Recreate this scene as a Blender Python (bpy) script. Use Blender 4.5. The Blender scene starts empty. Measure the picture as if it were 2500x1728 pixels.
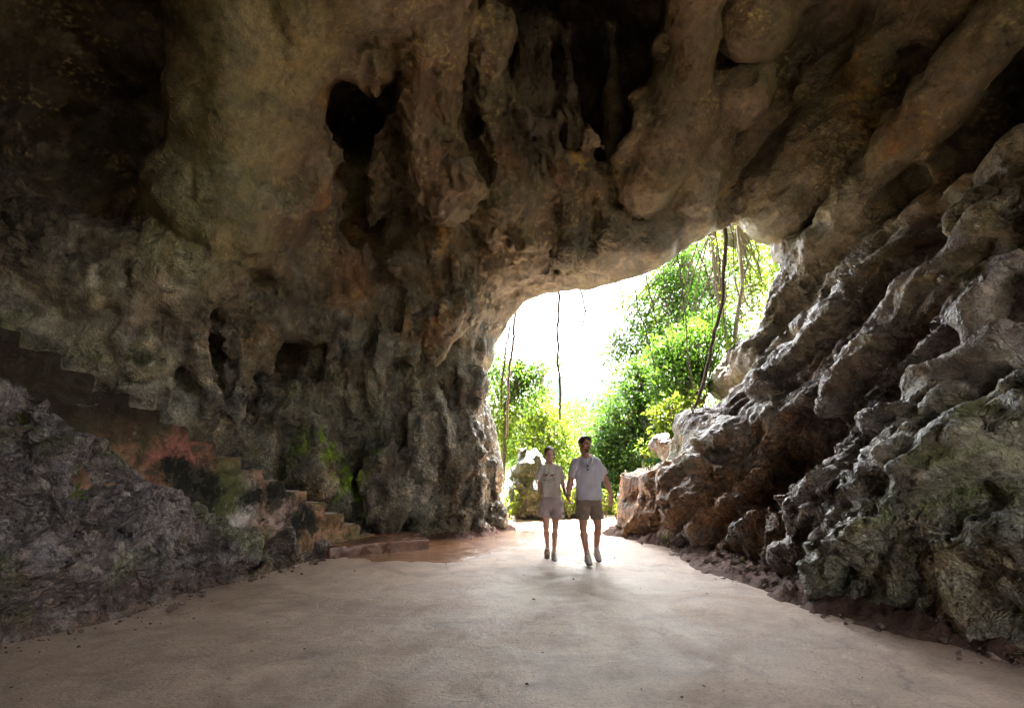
import bpy, math, random, time
import numpy as np
from mathutils import Vector, Matrix
R = math.radians
SC = bpy.context.scene
COL = SC.collection
T0 = time.time()

# ------------------------------------------------------------------ camera, world, sun, exposure
F = 1250.0; PITCH = math.atan(266 / 1250); CAMZ = 1.46       # photo pixels, 2500 x 1728
cam_d = bpy.data.cameras.new('camera'); cam = bpy.data.objects.new('camera', cam_d); COL.objects.link(cam)
cam_d.sensor_width = 36; cam_d.lens = 18; cam_d.clip_end = 4000; cam_d.clip_start = .05
cam.location = (0, 0, CAMZ); cam.rotation_euler = (R(90) + PITCH, 0, 0)
SC.camera = cam
SUN_EL, SUN_AZ = R(66), R(34)       # azimuth measured from +y towards +x
w = bpy.data.worlds.new('World'); SC.world = w; w.use_nodes = True
nt = w.node_tree; bg = nt.nodes['Background']; sky = nt.nodes.new('ShaderNodeTexSky')
sky.sky_type = 'NISHITA'; sky.sun_disc = False; sky.sun_elevation = SUN_EL; sky.sun_rotation = SUN_AZ
sky.dust_density = 4; sky.air_density = 1.0; sky.ozone_density = 1
hsv = nt.nodes.new('ShaderNodeHueSaturation'); hsv.inputs['Saturation'].default_value = .25       # a thin veil of cloud
nt.links.new(sky.outputs[0], hsv.inputs['Color']); nt.links.new(hsv.outputs[0], bg.inputs[0]); bg.inputs[1].default_value = 0.12
sd = bpy.data.lights.new('sun', 'SUN'); so = bpy.data.objects.new('sun', sd); COL.objects.link(so)
sd.energy = 4.3; sd.angle = R(.5); sd.color = (1, .95, .86)
sdir = Vector((math.sin(SUN_AZ) * math.cos(SUN_EL), math.cos(SUN_AZ) * math.cos(SUN_EL), math.sin(SUN_EL)))
so.rotation_euler = sdir.to_track_quat('Z', 'Y').to_euler(); so.location = sdir * 60
SC.view_settings.view_transform = 'Standard'; SC.view_settings.look = 'None'
SC.view_settings.exposure = 4.72; SC.view_settings.gamma = 1
SC.render.engine = 'CYCLES'
cy = SC.cycles
cy.max_bounces = 8; cy.diffuse_bounces = 2; cy.glossy_bounces = 4; cy.transmission_bounces = 6
cy.transparent_max_bounces = 8; cy.sample_clamp_indirect = 8; cy.use_denoising = True; cy.caustics_reflective = False
cy.caustics_refractive = False

# ------------------------------------------------------------------ helpers
cP, sP = math.cos(PITCH), math.sin(PITCH)
def ray(px, py):
    a = (px - 1250) / F; b = (864 - py) / F
    return np.array([a, cP - b * sP, sP + b * cP])
def P(px, py, Y):
    r = ray(px, py); t = Y / r[1]
    return np.array([r[0] * t, Y, CAMZ + r[2] * t])
def G(px, py, z=0.):
    r = ray(px, py); t = (z - CAMZ) / r[2]
    return np.array([r[0] * t, r[1] * t, z])
rng = np.random.RandomState(7)
_perm = rng.permutation(256).astype(np.int32); _perm = np.concatenate([_perm, _perm, _perm])
_g = rng.normal(size=(256, 3)); _g = (_g / np.linalg.norm(_g, axis=1)[:, None] * 1.5).astype(np.float32)
_j = rng.rand(256, 3).astype(np.float32)
def pn(p):                                                   # gradient noise about -1..1
    out = np.empty(len(p), np.float32)
    for s in range(0, len(p), 400000):
        q = p[s:s + 400000].astype(np.float32); i = np.floor(q).astype(np.int32); f = q - i
        u = f * f * f * (f * (f * 6 - 15) + 10); i &= 255
        r = 0
        for dx in (0, 1):
            wx = u[:, 0] if dx else 1 - u[:, 0]; hx = _perm[(i[:, 0] + dx) & 255]
            for dy in (0, 1):
                wy = u[:, 1] if dy else 1 - u[:, 1]; hy = _perm[(hx + i[:, 1] + dy)]
                for dz in (0, 1):
                    wz = u[:, 2] if dz else 1 - u[:, 2]; g = _g[_perm[hy + i[:, 2] + dz & 511]]
                    r = r + wx * wy * wz * (g[:, 0] * (f[:, 0] - dx) + g[:, 1] * (f[:, 1] - dy) + g[:, 2] * (f[:, 2] - dz))
        out[s:s + 400000] = r
    return out
def fbm(p, o=4, lac=2.03, g=.5):
    a = 1; r = 0
    for k in range(o): r = r + a * pn(p + 17.3 * k); p = p * lac; a *= g
    return r
def ridge(p, o=4, lac=2.1, g=.5):                            # sharp crests, about 0..1
    a = .5; r = 0; w_ = 1
    for k in range(o):
        n = 1 - np.abs(pn(p + 9.1 * k)); n = n * n * w_; r = r + a * n; w_ = np.clip(n * 1.6, 0, 1); p = p * lac; a *= g
    return r
def worley(p):
    f1 = np.full(len(p), 9., np.float32); f2 = f1.copy(); idc = np.zeros(len(p), np.int32)
    q = p.astype(np.float32); i0 = np.floor(q).astype(np.int32); f = q - i0
    for dx in (-1, 0, 1):
        for dy in (-1, 0, 1):
            for dz in (-1, 0, 1):
                h = _perm[_perm[_perm[(i0[:, 0] + dx) & 255] + ((i0[:, 1] + dy) & 255)] + ((i0[:, 2] + dz) & 255)]
                j = _j[h]
                d = (j[:, 0] + dx - f[:, 0]) ** 2 + (j[:, 1] + dy - f[:, 1]) ** 2 + (j[:, 2] + dz - f[:, 2]) ** 2
                m = d < f1; f2 = np.where(m, f1, np.minimum(f2, d)); idc = np.where(m, h, idc); f1 = np.where(m, d, f1)
    return np.sqrt(f1), np.sqrt(f2), idc
def smax(a, b, k): h = np.clip(.5 + .5 * (a - b) / k, 0, 1); return b + (a - b) * h + k * h * (1 - h)
def smin(a, b, k): return -smax(-a, -b, k)
def sstep(a, b, x): t = np.clip((x - a) / (b - a), 0, 1); return t * t * (3 - 2 * t)
def nets(f, org, h):
    """surface nets: f > 0 solid; returns verts, quads facing out of the solid"""
    s = f > 0; nx, ny, nz = f.shape
    cnt = np.zeros((nx - 1, ny - 1, nz - 1), np.uint8)
    for a in (0, 1):
        for b in (0, 1):
            for c in (0, 1): cnt += s[a:nx - 1 + a, b:ny - 1 + b, c:nz - 1 + c]
    cells = np.argwhere((cnt > 0) & (cnt < 8)); del cnt
    idx = np.full((nx - 1, ny - 1, nz - 1), -1, np.int32); idx[cells[:, 0], cells[:, 1], cells[:, 2]] = np.arange(len(cells))
    acc = np.zeros((len(cells), 3), np.float32); n = np.zeros(len(cells), np.float32)
    C = [(a, b, c) for a in (0, 1) for b in (0, 1) for c in (0, 1)]
    val = {c: f[cells[:, 0] + c[0], cells[:, 1] + c[1], cells[:, 2] + c[2]] for c in C}
    for a in C:
        for ax in range(3):
            if a[ax]: continue
            b = list(a); b[ax] = 1; b = tuple(b); va, vb = val[a], val[b]
            m = (va > 0) != (vb > 0); t = np.where(m, va / np.where(m, va - vb, 1), 0)
            o = np.array(a, np.float32)[None].repeat(len(cells), 0); o[:, ax] += t
            acc += o * m[:, None]; n += m
    v = (cells + acc / n[:, None]) * h + np.array(org)
    Q = []
    for ax in range(3):
        sl = [slice(1, -1)] * 3; sl[ax] = slice(0, -1)
        s0 = s[tuple(sl)]; sl2 = list(sl); sl2[ax] = slice(1, None); s1 = s[tuple(sl2)]
        e = np.argwhere(s0 != s1)
        if not len(e): continue
        fwd = s0[e[:, 0], e[:, 1], e[:, 2]]
        off = [1, 1, 1]; off[ax] = 0; e = e + off
        b, c = (ax + 1) % 3, (ax + 2) % 3
        def I(db, dc):
            k = e.copy(); k[:, b] += db; k[:, c] += dc; return idx[k[:, 0], k[:, 1], k[:, 2]]
        q = np.stack([I(-1, -1), I(0, -1), I(0, 0), I(-1, 0)], 1); q[~fwd] = q[~fwd][:, ::-1]; Q.append(q)
    return v.astype(np.float32), np.concatenate(Q)
def normals(v, q):
    a = v[q[:, 2]] - v[q[:, 0]]; b = v[q[:, 3]] - v[q[:, 1]]; n = np.cross(a, b)
    N = np.zeros_like(v)
    for k in range(4):
        for ax in range(3): N[:, ax] += np.bincount(q[:, k], n[:, ax], len(v))
    return N / np.maximum(np.linalg.norm(N, axis=1), 1e-9)[:, None]
def smooth(v, q, it=1, lam=.5):
    for _ in range(it):
        A = np.zeros_like(v); c = np.zeros(len(v), np.float32)
        for k in range(4):
            for m in (1, 3):
                for ax in range(3): A[:, ax] += np.bincount(q[:, k], v[q[:, (k + m) % 4], ax], len(v))
                c += np.bincount(q[:, k], minlength=len(v))
        v = v + lam * (A / np.maximum(c, 1)[:, None] - v)
    return v.astype(np.float32)
def subdiv(v, q, mask=None):
    """split quads in four; T-junctions are avoided because the whole mesh is split"""
    e = np.concatenate([np.stack([q[:, k], q[:, (k + 1) % 4]], 1) for k in range(4)]); e.sort(axis=1)
    key = e[:, 0].astype(np.int64) * len(v) + e[:, 1]; u, inv = np.unique(key, return_inverse=True)
    ev = (v[u // len(v)] + v[u % len(v)]) / 2; n = len(q); inv = inv.reshape(4, n) + len(v)
    fc = v[q].mean(1); fi = np.arange(n) + len(v) + len(u)
    V = np.concatenate([v, ev, fc]).astype(np.float32)
    Q = np.concatenate([np.stack([q[:, k], inv[k], fi, inv[(k + 3) % 4]], 1) for k in range(4)])
    return V, Q
def mesh(name, v, q, mat, parent=None, cols=None, smooth_=True, nrm=None, attrs=None):
    me = bpy.data.meshes.new(name); q = np.asarray(q, np.int32); v = np.asarray(v, np.float32); k = q.shape[1]
    me.vertices.add(len(v)); me.vertices.foreach_set('co', v.ravel())
    me.loops.add(q.size); me.loops.foreach_set('vertex_index', q.ravel())
    me.polygons.add(len(q)); me.polygons.foreach_set('loop_start', np.arange(len(q), dtype=np.int32) * k)
    me.polygons.foreach_set('use_smooth', np.full(len(q), smooth_))
    me.update(calc_edges=True)
    if cols is not None:
        a = me.attributes.new('tint', 'FLOAT_COLOR', 'POINT')
        a.data.foreach_set('color', np.concatenate([cols, np.ones((len(cols), 1))], 1).astype(np.float32).ravel())
    for kx, av in (attrs or {}).items():
        a = me.attributes.new(kx, 'FLOAT', 'POINT'); a.data.foreach_set('value', np.asarray(av, np.float32))
    if nrm is not None: me.normals_split_custom_set_from_vertices(nrm.astype(np.float32))
    if mat: me.materials.append(mat)
    o = bpy.data.objects.new(name, me); COL.objects.link(o)
    if parent is not None: o.parent = parent
    return o
def tag(o, label=None, cat=None, group=None, kind=None):
    if label: o['label'] = label
    if cat: o['category'] = cat
    if group: o['group'] = group
    if kind: o['kind'] = kind
    return o
def empty(name, loc, rz=0):
    o = bpy.data.objects.new(name, None); COL.objects.link(o); o.location = loc; o.rotation_euler.z = rz
    o.empty_display_size = .1; return o
def cut(v, q, keep):                                         # keep faces
    q = q[keep]; u, inv = np.unique(q, return_inverse=True); return u, inv.reshape(q.shape)

# ------------------------------------------------------------------ materials
def nodes(name):
    m = bpy.data.materials.new(name); m.use_nodes = True; t = m.node_tree
    return m, t, t.nodes['Principled BSDF']
def N(t, typ, **kw):
    n = t.nodes.new(typ)
    for k, v in kw.items():
        if k in n.inputs and not hasattr(n, k): n.inputs[k].default_value = v
        elif hasattr(n, k): setattr(n, k, v)
        else: n.inputs[k].default_value = v
    return n
def L(t, a, b): t.links.new(a, b)
def noise_n(t, scale, detail=6, rough=.6, vec=None, dist=0):
    n = t.nodes.new('ShaderNodeTexNoise'); n.inputs['Scale'].default_value = scale
    n.inputs['Detail'].default_value = detail; n.inputs['Roughness'].default_value = rough
    n.inputs['Distortion'].default_value = dist
    if vec is not None: L(t, vec, n.inputs['Vector'])
    return n.outputs['Fac']
def ramp(t, fac, stops):
    n = t.nodes.new('ShaderNodeValToRGB'); c = n.color_ramp
    while len(c.elements) < len(stops): c.elements.new(.5)
    for e, (p, col) in zip(c.elements, stops):
        e.position = p; e.color = (*col, 1) if hasattr(col, '__len__') else (col, col, col, 1)
    L(t, fac, n.inputs[0]); return n.outputs[0]
def mixc(t, fac, a, b, mode='MIX'):
    n = t.nodes.new('ShaderNodeMix'); n.data_type = 'RGBA'; n.blend_type = mode
    for s, x in ((n.inputs[0], fac), (n.inputs[6], a), (n.inputs[7], b)):
        if isinstance(x, (int, float)): s.default_value = x
        elif isinstance(x, tuple): s.default_value = (*x, 1)
        else: L(t, x, s)
    return n.outputs[2]
def math_n(t, op, a, b=None):
    n = t.nodes.new('ShaderNodeMath'); n.operation = op
    for s, x in zip(n.inputs, (a, b)):
        if x is None: continue
        if isinstance(x, (int, float)): s.default_value = x
        else: L(t, x, s)
    return n.outputs[0]
def bump(t, b, h, strength, dist):
    n = t.nodes.new('ShaderNodeBump'); n.inputs['Strength'].default_value = strength; n.inputs['Distance'].default_value = dist
    L(t, h, n.inputs['Height']); L(t, n.outputs[0], b.inputs['Normal']); return n
def ridged_n(t, scale, vec, detail=8, rough=.6, dist=.3):
    n = t.nodes.new('ShaderNodeTexNoise'); n.noise_type = 'RIDGED_MULTIFRACTAL'; n.inputs['Scale'].default_value = scale; n.inputs['Detail'].default_value = detail
    n.inputs['Roughness'].default_value = rough; n.inputs['Distortion'].default_value = dist; n.inputs['Gain'].default_value = 1.6; n.inputs['Offset'].default_value = .9; L(t, vec, n.inputs['Vector']); return n.outputs['Fac']
def rock_material(name, rough=(.5, .85), spec=.5, bscale=1.0, bstr=1.):
    m, t, b = nodes(name)
    geo = t.nodes.new('ShaderNodeNewGeometry'); pos = geo.outputs['Position']
    at = t.nodes.new('ShaderNodeAttribute'); at.attribute_name = 'tint'
    n1 = noise_n(t, 9, 8, .7, pos); n2 = noise_n(t, 55, 6, .75, pos); n3 = noise_n(t, 2.2, 5, .6, pos, 1.0)
    c = mixc(t, 1.0, at.outputs['Color'], ramp(t, n1, [(.3, .62), (.5, 1.), (.7, 1.38)]), 'MULTIPLY')
    at2 = t.nodes.new('ShaderNodeAttribute'); at2.attribute_name = 'rugged'
    c = mixc(t, 1.0, c, mixc(t, math_n(t, 'MINIMUM', at2.outputs['Fac'], 1.), ramp(t, n2, [(.32, .75), (.5, 1.), (.68, 1.25)]), ramp(t, n2, [(.36, .55), (.5, 1.), (.64, 1.45)])), 'MULTIPLY')
    n5 = noise_n(t, 22, 6, .7, pos, .8); c = mixc(t, math_n(t, 'MINIMUM', at2.outputs['Fac'], 1.), c, mixc(t, 1., c, ramp(t, n5, [(.36, .7), (.5, 1.), (.62, 1.3)]), 'MULTIPLY'))
    vein = ridged_n(t, 1.7, pos, 9, .62, .6); c = mixc(t, ramp(t, vein, [(.55, 0.), (.9, .5)]), c, mixc(t, 1., c, (1.5, 1.42, 1.25), 'MULTIPLY'))
    c = mixc(t, math_n(t, 'MULTIPLY', ramp(t, n3, [(.5, 0.), (.7, 1.)]), .5), c, mixc(t, 1., c, (1.5, 1.2, .85), 'MULTIPLY'))
    L(t, c, b.inputs['Base Color'])
    L(t, ramp(t, n1, [(.3, rough[0]), (.7, rough[1])]), b.inputs['Roughness']); b.inputs['Specular IOR Level'].default_value = spec
    vo = t.nodes.new('ShaderNodeTexVoronoi'); vo.feature = 'DISTANCE_TO_EDGE'; vo.inputs['Scale'].default_value = 2.6 * bscale
    mp = t.nodes.new('ShaderNodeVectorMath'); mp.operation = 'ADD'
    nv = t.nodes.new('ShaderNodeTexNoise'); nv.inputs['Scale'].default_value = 2.2; nv.inputs['Detail'].default_value = 6; L(t, pos, nv.inputs['Vector'])
    L(t, pos, mp.inputs[0]); L(t, nv.outputs['Color'], mp.inputs[1]); L(t, mp.outputs[0], vo.inputs['Vector'])
    cr = math_n(t, 'MINIMUM', vo.outputs['Distance'], .035)
    r1 = ridged_n(t, 3.6 * bscale, mp.outputs[0], 9, .6, .2); r2 = ridged_n(t, 13 * bscale, pos, 6, .6, .4)
    h1 = math_n(t, 'ADD', math_n(t, 'MULTIPLY', r1, .055), math_n(t, 'MULTIPLY', r2, .014)); h1 = math_n(t, 'ADD', h1, math_n(t, 'MULTIPLY', cr, .8))
    h2 = math_n(t, 'ADD', math_n(t, 'MULTIPLY', noise_n(t, 70, 6, .7, pos), .006), math_n(t, 'MULTIPLY', noise_n(t, 8, 8, .6, pos), .03))
    n = t.nodes.new('ShaderNodeBump'); n.inputs['Distance'].default_value = 1.0; n.inputs['Strength'].default_value = bstr
    L(t, math_n(t, 'ADD', math_n(t, 'MULTIPLY', h1, at2.outputs['Fac']), h2), n.inputs['Height']); L(t, n.outputs[0], b.inputs['Normal'])
    return m
M_rock = rock_material('cave_rock', rough=(.26, .6), spec=.5)

# ------------------------------------------------------------------ the cave
H_GRID = .085
BX = (-10.5, 10.5); BY = (-7.5, 16.); BZ = (-.7, 12.5)
def mouth_outline():
    pts = [(1243, 1272), (1235, 1216), (1230, 1136), (1219, 1061), (1195, 976), (1190, 923), (1206, 870), (1209, 838), (1233, 811),
           (1249, 779), (1278, 747), (1326, 723), (1374, 714), (1406, 710), (1438, 714), (1470, 702), (1499, 695), (1544, 683),
           (1592, 667), (1629, 643), (1683, 619), (1725, 593), (1736, 577), (1805, 579), (1832, 590), (1834, 609), (1864, 614),
           (1885, 611), (1882, 657), (1869, 688), (1842, 747), (1805, 779), (1797, 806), (1789, 870), (1778, 891), (1731, 907),
           (1715, 939), (1677, 976), (1659, 1003), (1659, 1040), (1669, 1069), (1640, 1104), (1611, 1141), (1581, 1152), (1544, 1162),
           (1536, 1221), (1523, 1242), (1515, 1280), (1517, 1296)]
    out = []
    for x, y in pts:
        r = ray(x, y); t = 12.5 / (r[1] + .45 * r[0])          # the mouth stands on the slanting plane y = 12.5 - .45 x
        out.append((r[0] * t, CAMZ + r[2] * t))
    out[0] = (out[0][0], -3); out[-1] = (out[-1][0], -3)
    return np.array(out)
MO = mouth_outline()
def poly_sd(px, pz, V):                                      # signed distance, negative inside
    d = np.full(px.shape, 1e9); s = np.ones(px.shape)
    for i in range(len(V)):
        a, b = V[i], V[i - 1]; e = b - a; wx, wz = px - a[0], pz - a[1]
        t = np.clip((wx * e[0] + wz * e[1]) / (e @ e), 0, 1)
        d = np.minimum(d, (wx - e[0] * t) ** 2 + (wz - e[1] * t) ** 2)
        c1, c2, c3 = pz >= a[1], pz < b[1], e[0] * wz > e[1] * wx
        s = np.where((c1 & c2 & c3) | (~c1 & ~c2 & ~c3), -s, s)
    return s * np.sqrt(d)
gx = np.arange(BX[0], BX[1], H_GRID, dtype=np.float32); gy = np.arange(BY[0], BY[1], H_GRID, dtype=np.float32); gz = np.arange(BZ[0], BZ[1], H_GRID, dtype=np.float32)
X, Y, Z = gx[:, None, None], gy[None, :, None], gz[None, None, :]
def ip(v, pts): pts = np.array(pts); return np.interp(v, pts[:, 0], pts[:, 1]).astype(np.float32)
# feet of the walls (x as a function of y) and how far the walls lean with height
LF = ip(gy, [(-8, -7), (-2, -6.8), (3, -6.4), (5, -6.1), (7, -5.3), (9, -4.2), (10.4, -3.1), (11, -2.2), (11.6, -1.2), (12.5, -.2), (14, 0), (17, -.2)])
_rf = [G(*q)[:2] for q in ((2700, 1640), (2500, 1600), (2323, 1565), (2207, 1538), (2092, 1507), (1984, 1461), (1861, 1415), (1731, 1380), (1631, 1334), (1530, 1304))]
RF = ip(gy, [(-8, 8), (-2, 7), (2, 5.3)] + [(b_, a_ + .12) for a_, b_ in _rf] + [(14, 3.4), (17, 4)])
LO = ip(gz, [(-1, 0), (0, 0), (1, -.35), (2.5, -.7), (4, -.8), (5.5, -.3), (7, .1), (12, 1)])
RO = ip(gz, [(-1, 0), (0, 0), (1, .5), (2, 1.4), (3.5, 2.5), (5, 3.3), (7, 3.9), (9, 4.0), (12, 3)])
HC = ip(gy, [(-8, 7), (-4, 8.0), (0, 9), (5, 9.6), (7.5, 9.2), (9.5, 8), (11, 6.6), (12.5, 5.9), (17, 5.5)])
fL = LF[None, :, None] + LO[None, None, :] * ip(gy, [(0, 1.2), (9, 1), (12, .35), (13, .2)])[None, :, None] - X
fR = X - RF[None, :, None] - RO[None, None, :] * ip(gy, [(0, 1.), (8, 1), (12, .95)])[None, :, None]
fC = (Z - HC[None, :, None] - .14 * X) * .8
f = smax(smax(fL, fR, 1.2), fC, 1.6).astype(np.float32); del fL, fR
fE = (Y - 11.6 - .1 * X + .30 * (Z - 2) * (Z > 2)) * .9      # inner face of the mouth wall
f = smax(f, fE.astype(np.float32), .8)
hb = 2.35 - np.sqrt((X - 3.6) ** 2 + (Z - 3.0) ** 2)            # the way out behind the camera
f = smax(f, np.minimum(-5.5 - Y, -hb).astype(np.float32), .5)
XX, ZZ = np.meshgrid(gx, gz, indexing='ij'); d2 = poly_sd(XX, ZZ, MO).astype(np.float32)
dy = Y - (12.5 - .45 * X)
g = d2[:, None, :] - np.where(dy > 0, .9 * dy, .38 * -dy) ; g = np.maximum(g, -dy * .6 - 1.9)
f = smin(f, g.astype(np.float32), .25); del g, dy
f = np.minimum(f, (14.6 - Y + .15 * (Z - 4)).astype(np.float32))
# bodies of rock and hollows, each at its own place: ((x,y,z), ...) chains with radii
def local(a, b, rad, k):
    lo = np.minimum(a, b) - rad - k; hi = np.maximum(a, b) + rad + k
    s = tuple(slice(max(0, int((lo[i] - o) / H_GRID)), max(0, int((hi[i] - o) / H_GRID) + 2)) for i, o in enumerate((BX[0], BY[0], BZ[0])))
    return s
def capsule(x, y, z, a, b, ra, rb):
    e = b - a; wx, wy, wz = x - a[0], y - a[1], z - a[2]
    t = np.clip((wx * e[0] + wy * e[1] + wz * e[2]) / max(e @ e, 1e-6), 0, 1)
    return np.sqrt((wx - e[0] * t) ** 2 + (wy - e[1] * t) ** 2 + (wz - e[2] * t) ** 2) - (ra + (rb - ra) * t)
fb = f.copy()
def surf(px, py):
    r = ray(px, py); ts = np.arange(2.2, 22, .06); p = np.array([0, 0, CAMZ]) + r * ts[:, None]
    k = ((p - np.array([BX[0], BY[0], BZ[0]])) / H_GRID).astype(int)
    ok = (k >= 0).all(1) & (k < np.array(fb.shape)).all(1); k = np.clip(k, 0, np.array(fb.shape) - 1)
    h = (fb[k[:, 0], k[:, 1], k[:, 2]] > 0) | ~ok
    return ts[np.argmax(h)] if h.any() else 12.
def body(pts):
    q = []
    for x, y, off, r in pts: q.append((np.array([0, 0, CAMZ]) + ray(x, y) * (surf(x, y) + off), r))
    return q * 2 if len(q) == 1 else q
def apply(q, sub, k):
    for (a, ra), (b, rb) in zip(q, q[1:]):
        s = local(a, b, max(ra, rb), k); d = capsule(X[s[0]], Y[:, s[1]], Z[:, :, s[2]], a, b, ra, rb).astype(np.float32)
        f[s] = smin(f[s], d, k) if sub else smax(f[s], -d, k)
def bump_(*pts, k=.3): apply(body(pts), False, k)            # (px, py, metres behind the bare wall, radius)
def dig(*pts, k=.3): apply(body(pts), True, k)
# hollows first, then the hanging and standing masses
dig((150, 120, .6, 1.7), (250, 330, .8, 1.8), (60, 500, .3, 1.4), k=.5)
dig((860, 230, .7, .95), (875, 380, 1.1, 1.05), (860, 520, .8, .75))
dig((1330, 0, .9, 1.6), (1430, 180, 1.5, 1.4), (1460, 300, 1.2, .9), k=.4)
dig((1120, 60, .6, 1.0), (1150, 250, .8, .9))
dig((1990, 90, .2, .65), (1900, 190, .2, .5), k=.25)
dig((2480, 60, 0, 1.1), (2420, 260, .2, 1.2), (2250, 430, .1, .7), k=.35)
dig((2230, 150, .1, .3), (2120, 330, .1, .3), k=.15)
dig((500, 800, .2, .35), (490, 900, .1, .25), k=.2)
dig((690, 880, .2, .6), (820, 900, .1, .35), (600, 960, .1, .3), k=.25)
dig((340, 810, .1, .22), k=.15); dig((960, 520, .2, .45), (900, 640, .1, .35), k=.2)
dig((1090, 850, .2, .4), (1080, 1000, .1, .3), k=.2)
# left dome and its broken right edge
bump_((840, -160, .1, 1.4), (690, 40, -.1, 1.25), (600, 280, -.1, 1.1), (530, 500, 0, .95), (470, 660, .2, .6), k=.3)
bump_((960, 60, -.2, .7), (850, 170, -.3, .55), (800, 190, -.5, .3), k=.25)
bump_((745, 330, -.5, .45), (770, 420, -.55, .35), k=.15); bump_((690, 480, -.45, .55), (760, 470, -.4, .3), k=.15)
bump_((720, 560, .0, .45), k=.2); bump_((670, 640, .1, .4), k=.2); bump_((760, 640, .1, .3), k=.15)
bump_((560, 720, .2, .5), (640, 780, .1, .35), k=.25); bump_((700, 720, .1, .35), k=.2)
bump_((240, 700, .6, 1.1), (120, 640, .7, 1.0), k=.5)
# folds running down like legs behind the stairs
bump_((420, 660, .1, .55), (440, 780, .0, .38), (500, 900, -.1, .25), (520, 1000, 0, .3), k=.2)
bump_((330, 720, .05, .38), (275, 820, .0, .24), (300, 900, 0, .25), k=.15)
bump_((560, 830, .1, .3), (590, 920, .1, .3), (560, 1010, .1, .3), k=.15); bump_((640, 830, .05, .32), (640, 900, .2, .2), k=.15)
# the wood-like column
for dx, r in ((-25, .2), (15, .24), (55, .2)): bump_((840 + dx, 470, .5, r), (845 + dx, 700, .2, r), (850 + dx, 900, .15, r * 1.1), (850 + dx, 1150, .2, r), k=.1)
bump_((700, 980, .25, .5), (740, 1150, .2, .5), (800, 1260, .2, .45), k=.25)
# hanging curtains of the middle
bump_((1040, -60, -.1, .8), (1050, 200, -.3, .62), (1060, 400, -.5, .62), (1110, 520, -.8, .26), (1128, 585, -.9, .06), k=.2)
bump_((1190, 100, .1, .5), (1210, 330, -.2, .38), (1245, 480, -.5, .33), (1290, 590, -.7, .1), k=.16)
bump_((1120, 430, -.8, .42), k=.12)
for x, y0, y1, r in ((1290, 60, 520, .16), (1340, 80, 470, .2), (1390, 120, 430, .15), (1440, 60, 400, .18), (1500, 80, 420, .15), (1260, 100, 500, .12)):
    bump_((x - 20, y0, .9, r), (x, y1, .7, r * .8), k=.12)
# right hand slab
bump_((1700, -60, -.3, .5), (1690, 140, -.35, .5), (1660, 300, -.35, .8), (1580, 450, -.4, .68), k=.08); bump_((1560, 330, -.15, .62), (1530, 430, -.1, .5), k=.08); bump_((1740, 260, -.2, .6), (1700, 480, -.25, .55), k=.07)
bump_((1800, 230, -.2, .75), k=.07); bump_((1740, 400, -.25, .5), k=.06); bump_((1500, 300, .1, .5), (1480, 380, .1, .35), k=.1)
bump_((2010, 360, -.15, 1.05), (1900, 470, -.2, 1.0), k=.08); bump_((1800, 560, -.15, .6), k=.07); bump_((1690, 530, .05, .55), k=.1); bump_((1950, 600, .1, .45), k=.1)
bump_((1830, 60, -.15, .75), k=.08); bump_((2130, 110, .1, .55), (2120, 200, 0, .38), k=.15)
bump_((2080, 190, .1, .22), (2130, 260, .0, .16), (2120, 330, .05, .16), k=.1)
bump_((1960, 700, -.1, .25), (2010, 600, -.3, .3), (2110, 470, -.4, .34), (2230, 330, -.45, .36), (2400, 130, -.4, .42), (2560, -60, -.4, .5), k=.2)
# teeth and lumps above the mouth
bump_((1370, 430, .0, .3), (1390, 520, -.1, .22), k=.12); bump_((1450, 430, -.1, .26), (1475, 540, -.2, .14), k=.12)
bump_((1185, 560, .1, .36), (1190, 640, .1, .3), k=.15); bump_((1110, 640, -.25, .28), (1120, 740, -.15, .25), k=.12)
bump_((1270, 610, 0, .48), k=.1); bump_((1370, 620, .0, .46), k=.1); bump_((1490, 570, .0, .55), k=.1); bump_((1600, 590, .05, .5), k=.1)
bump_((960, 660, .0, .42), (1000, 640, .05, .35), k=.15); bump_((1075, 590, .0, .2), (1060, 700, -.15, .18), (1040, 780, -.1, .12), k=.1)
bump_((1090, 760, -.3, .42), (1060, 810, -.2, .26), k=.15); bump_((1000, 720, -.1, .2), (990, 800, -.1, .2), k=.12)
bump_((1900, 590, -.1, .3), (1950, 610, -.2, .3), k=.15)
# columns beside the mouth
bump_((925, 740, -.15, .3), (932, 950, -.35, .34), (945, 1260, -.45, .45), k=.06)
bump_((1005, 830, -.2, .3), (1020, 1000, -.35, .28), (1020, 1285, -.4, .4), k=.06)
bump_((1060, 840, -.4, .2), (1062, 980, -.4, .17), (1085, 1120, -.25, .22), (1090, 1290, -.3, .42), k=.06)
bump_((1140, 930, -.2, .26), (1158, 1080, -.25, .24), (1150, 1290, -.25, .34), k=.06); bump_((1205, 1110, 0, .12), (1215, 1290, -.05, .18), k=.1)
# right wall: ledge at the mouth, boulders above it, long slanting ribs
bump_((1600, 1200, .3, .5), (1720, 1210, .3, .55), k=.2); bump_((1560, 1270, .3, .35), (1640, 1285, .35, .4), k=.15)
bump_((1720, 1060, .25, .6), (1790, 1100, .35, .6), k=.2); bump_((1690, 1110, 0, .25), (1720, 1150, 0, .25), k=.1)
bump_((1960, 700, .1, .35), (1860, 860, .05, .38), (1760, 960, .1, .36), k=.15)
bump_((2160, 640, .1, .4), (2010, 830, .05, .42), (1900, 960, .05, .45), (1880, 1040, .1, .4), k=.15)
bump_((2440, 520, .0, .4), (2290, 720, -.1, .36), (2120, 900, -.05, .42), (2040, 1010, .1, .4), k=.15)
bump_((2540, 700, -.1, .35), (2400, 900, -.1, .36), (2200, 1080, -.1, .34), (2060, 1250, -.05, .32), (1960, 1370, .05, .3), k=.15)
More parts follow.
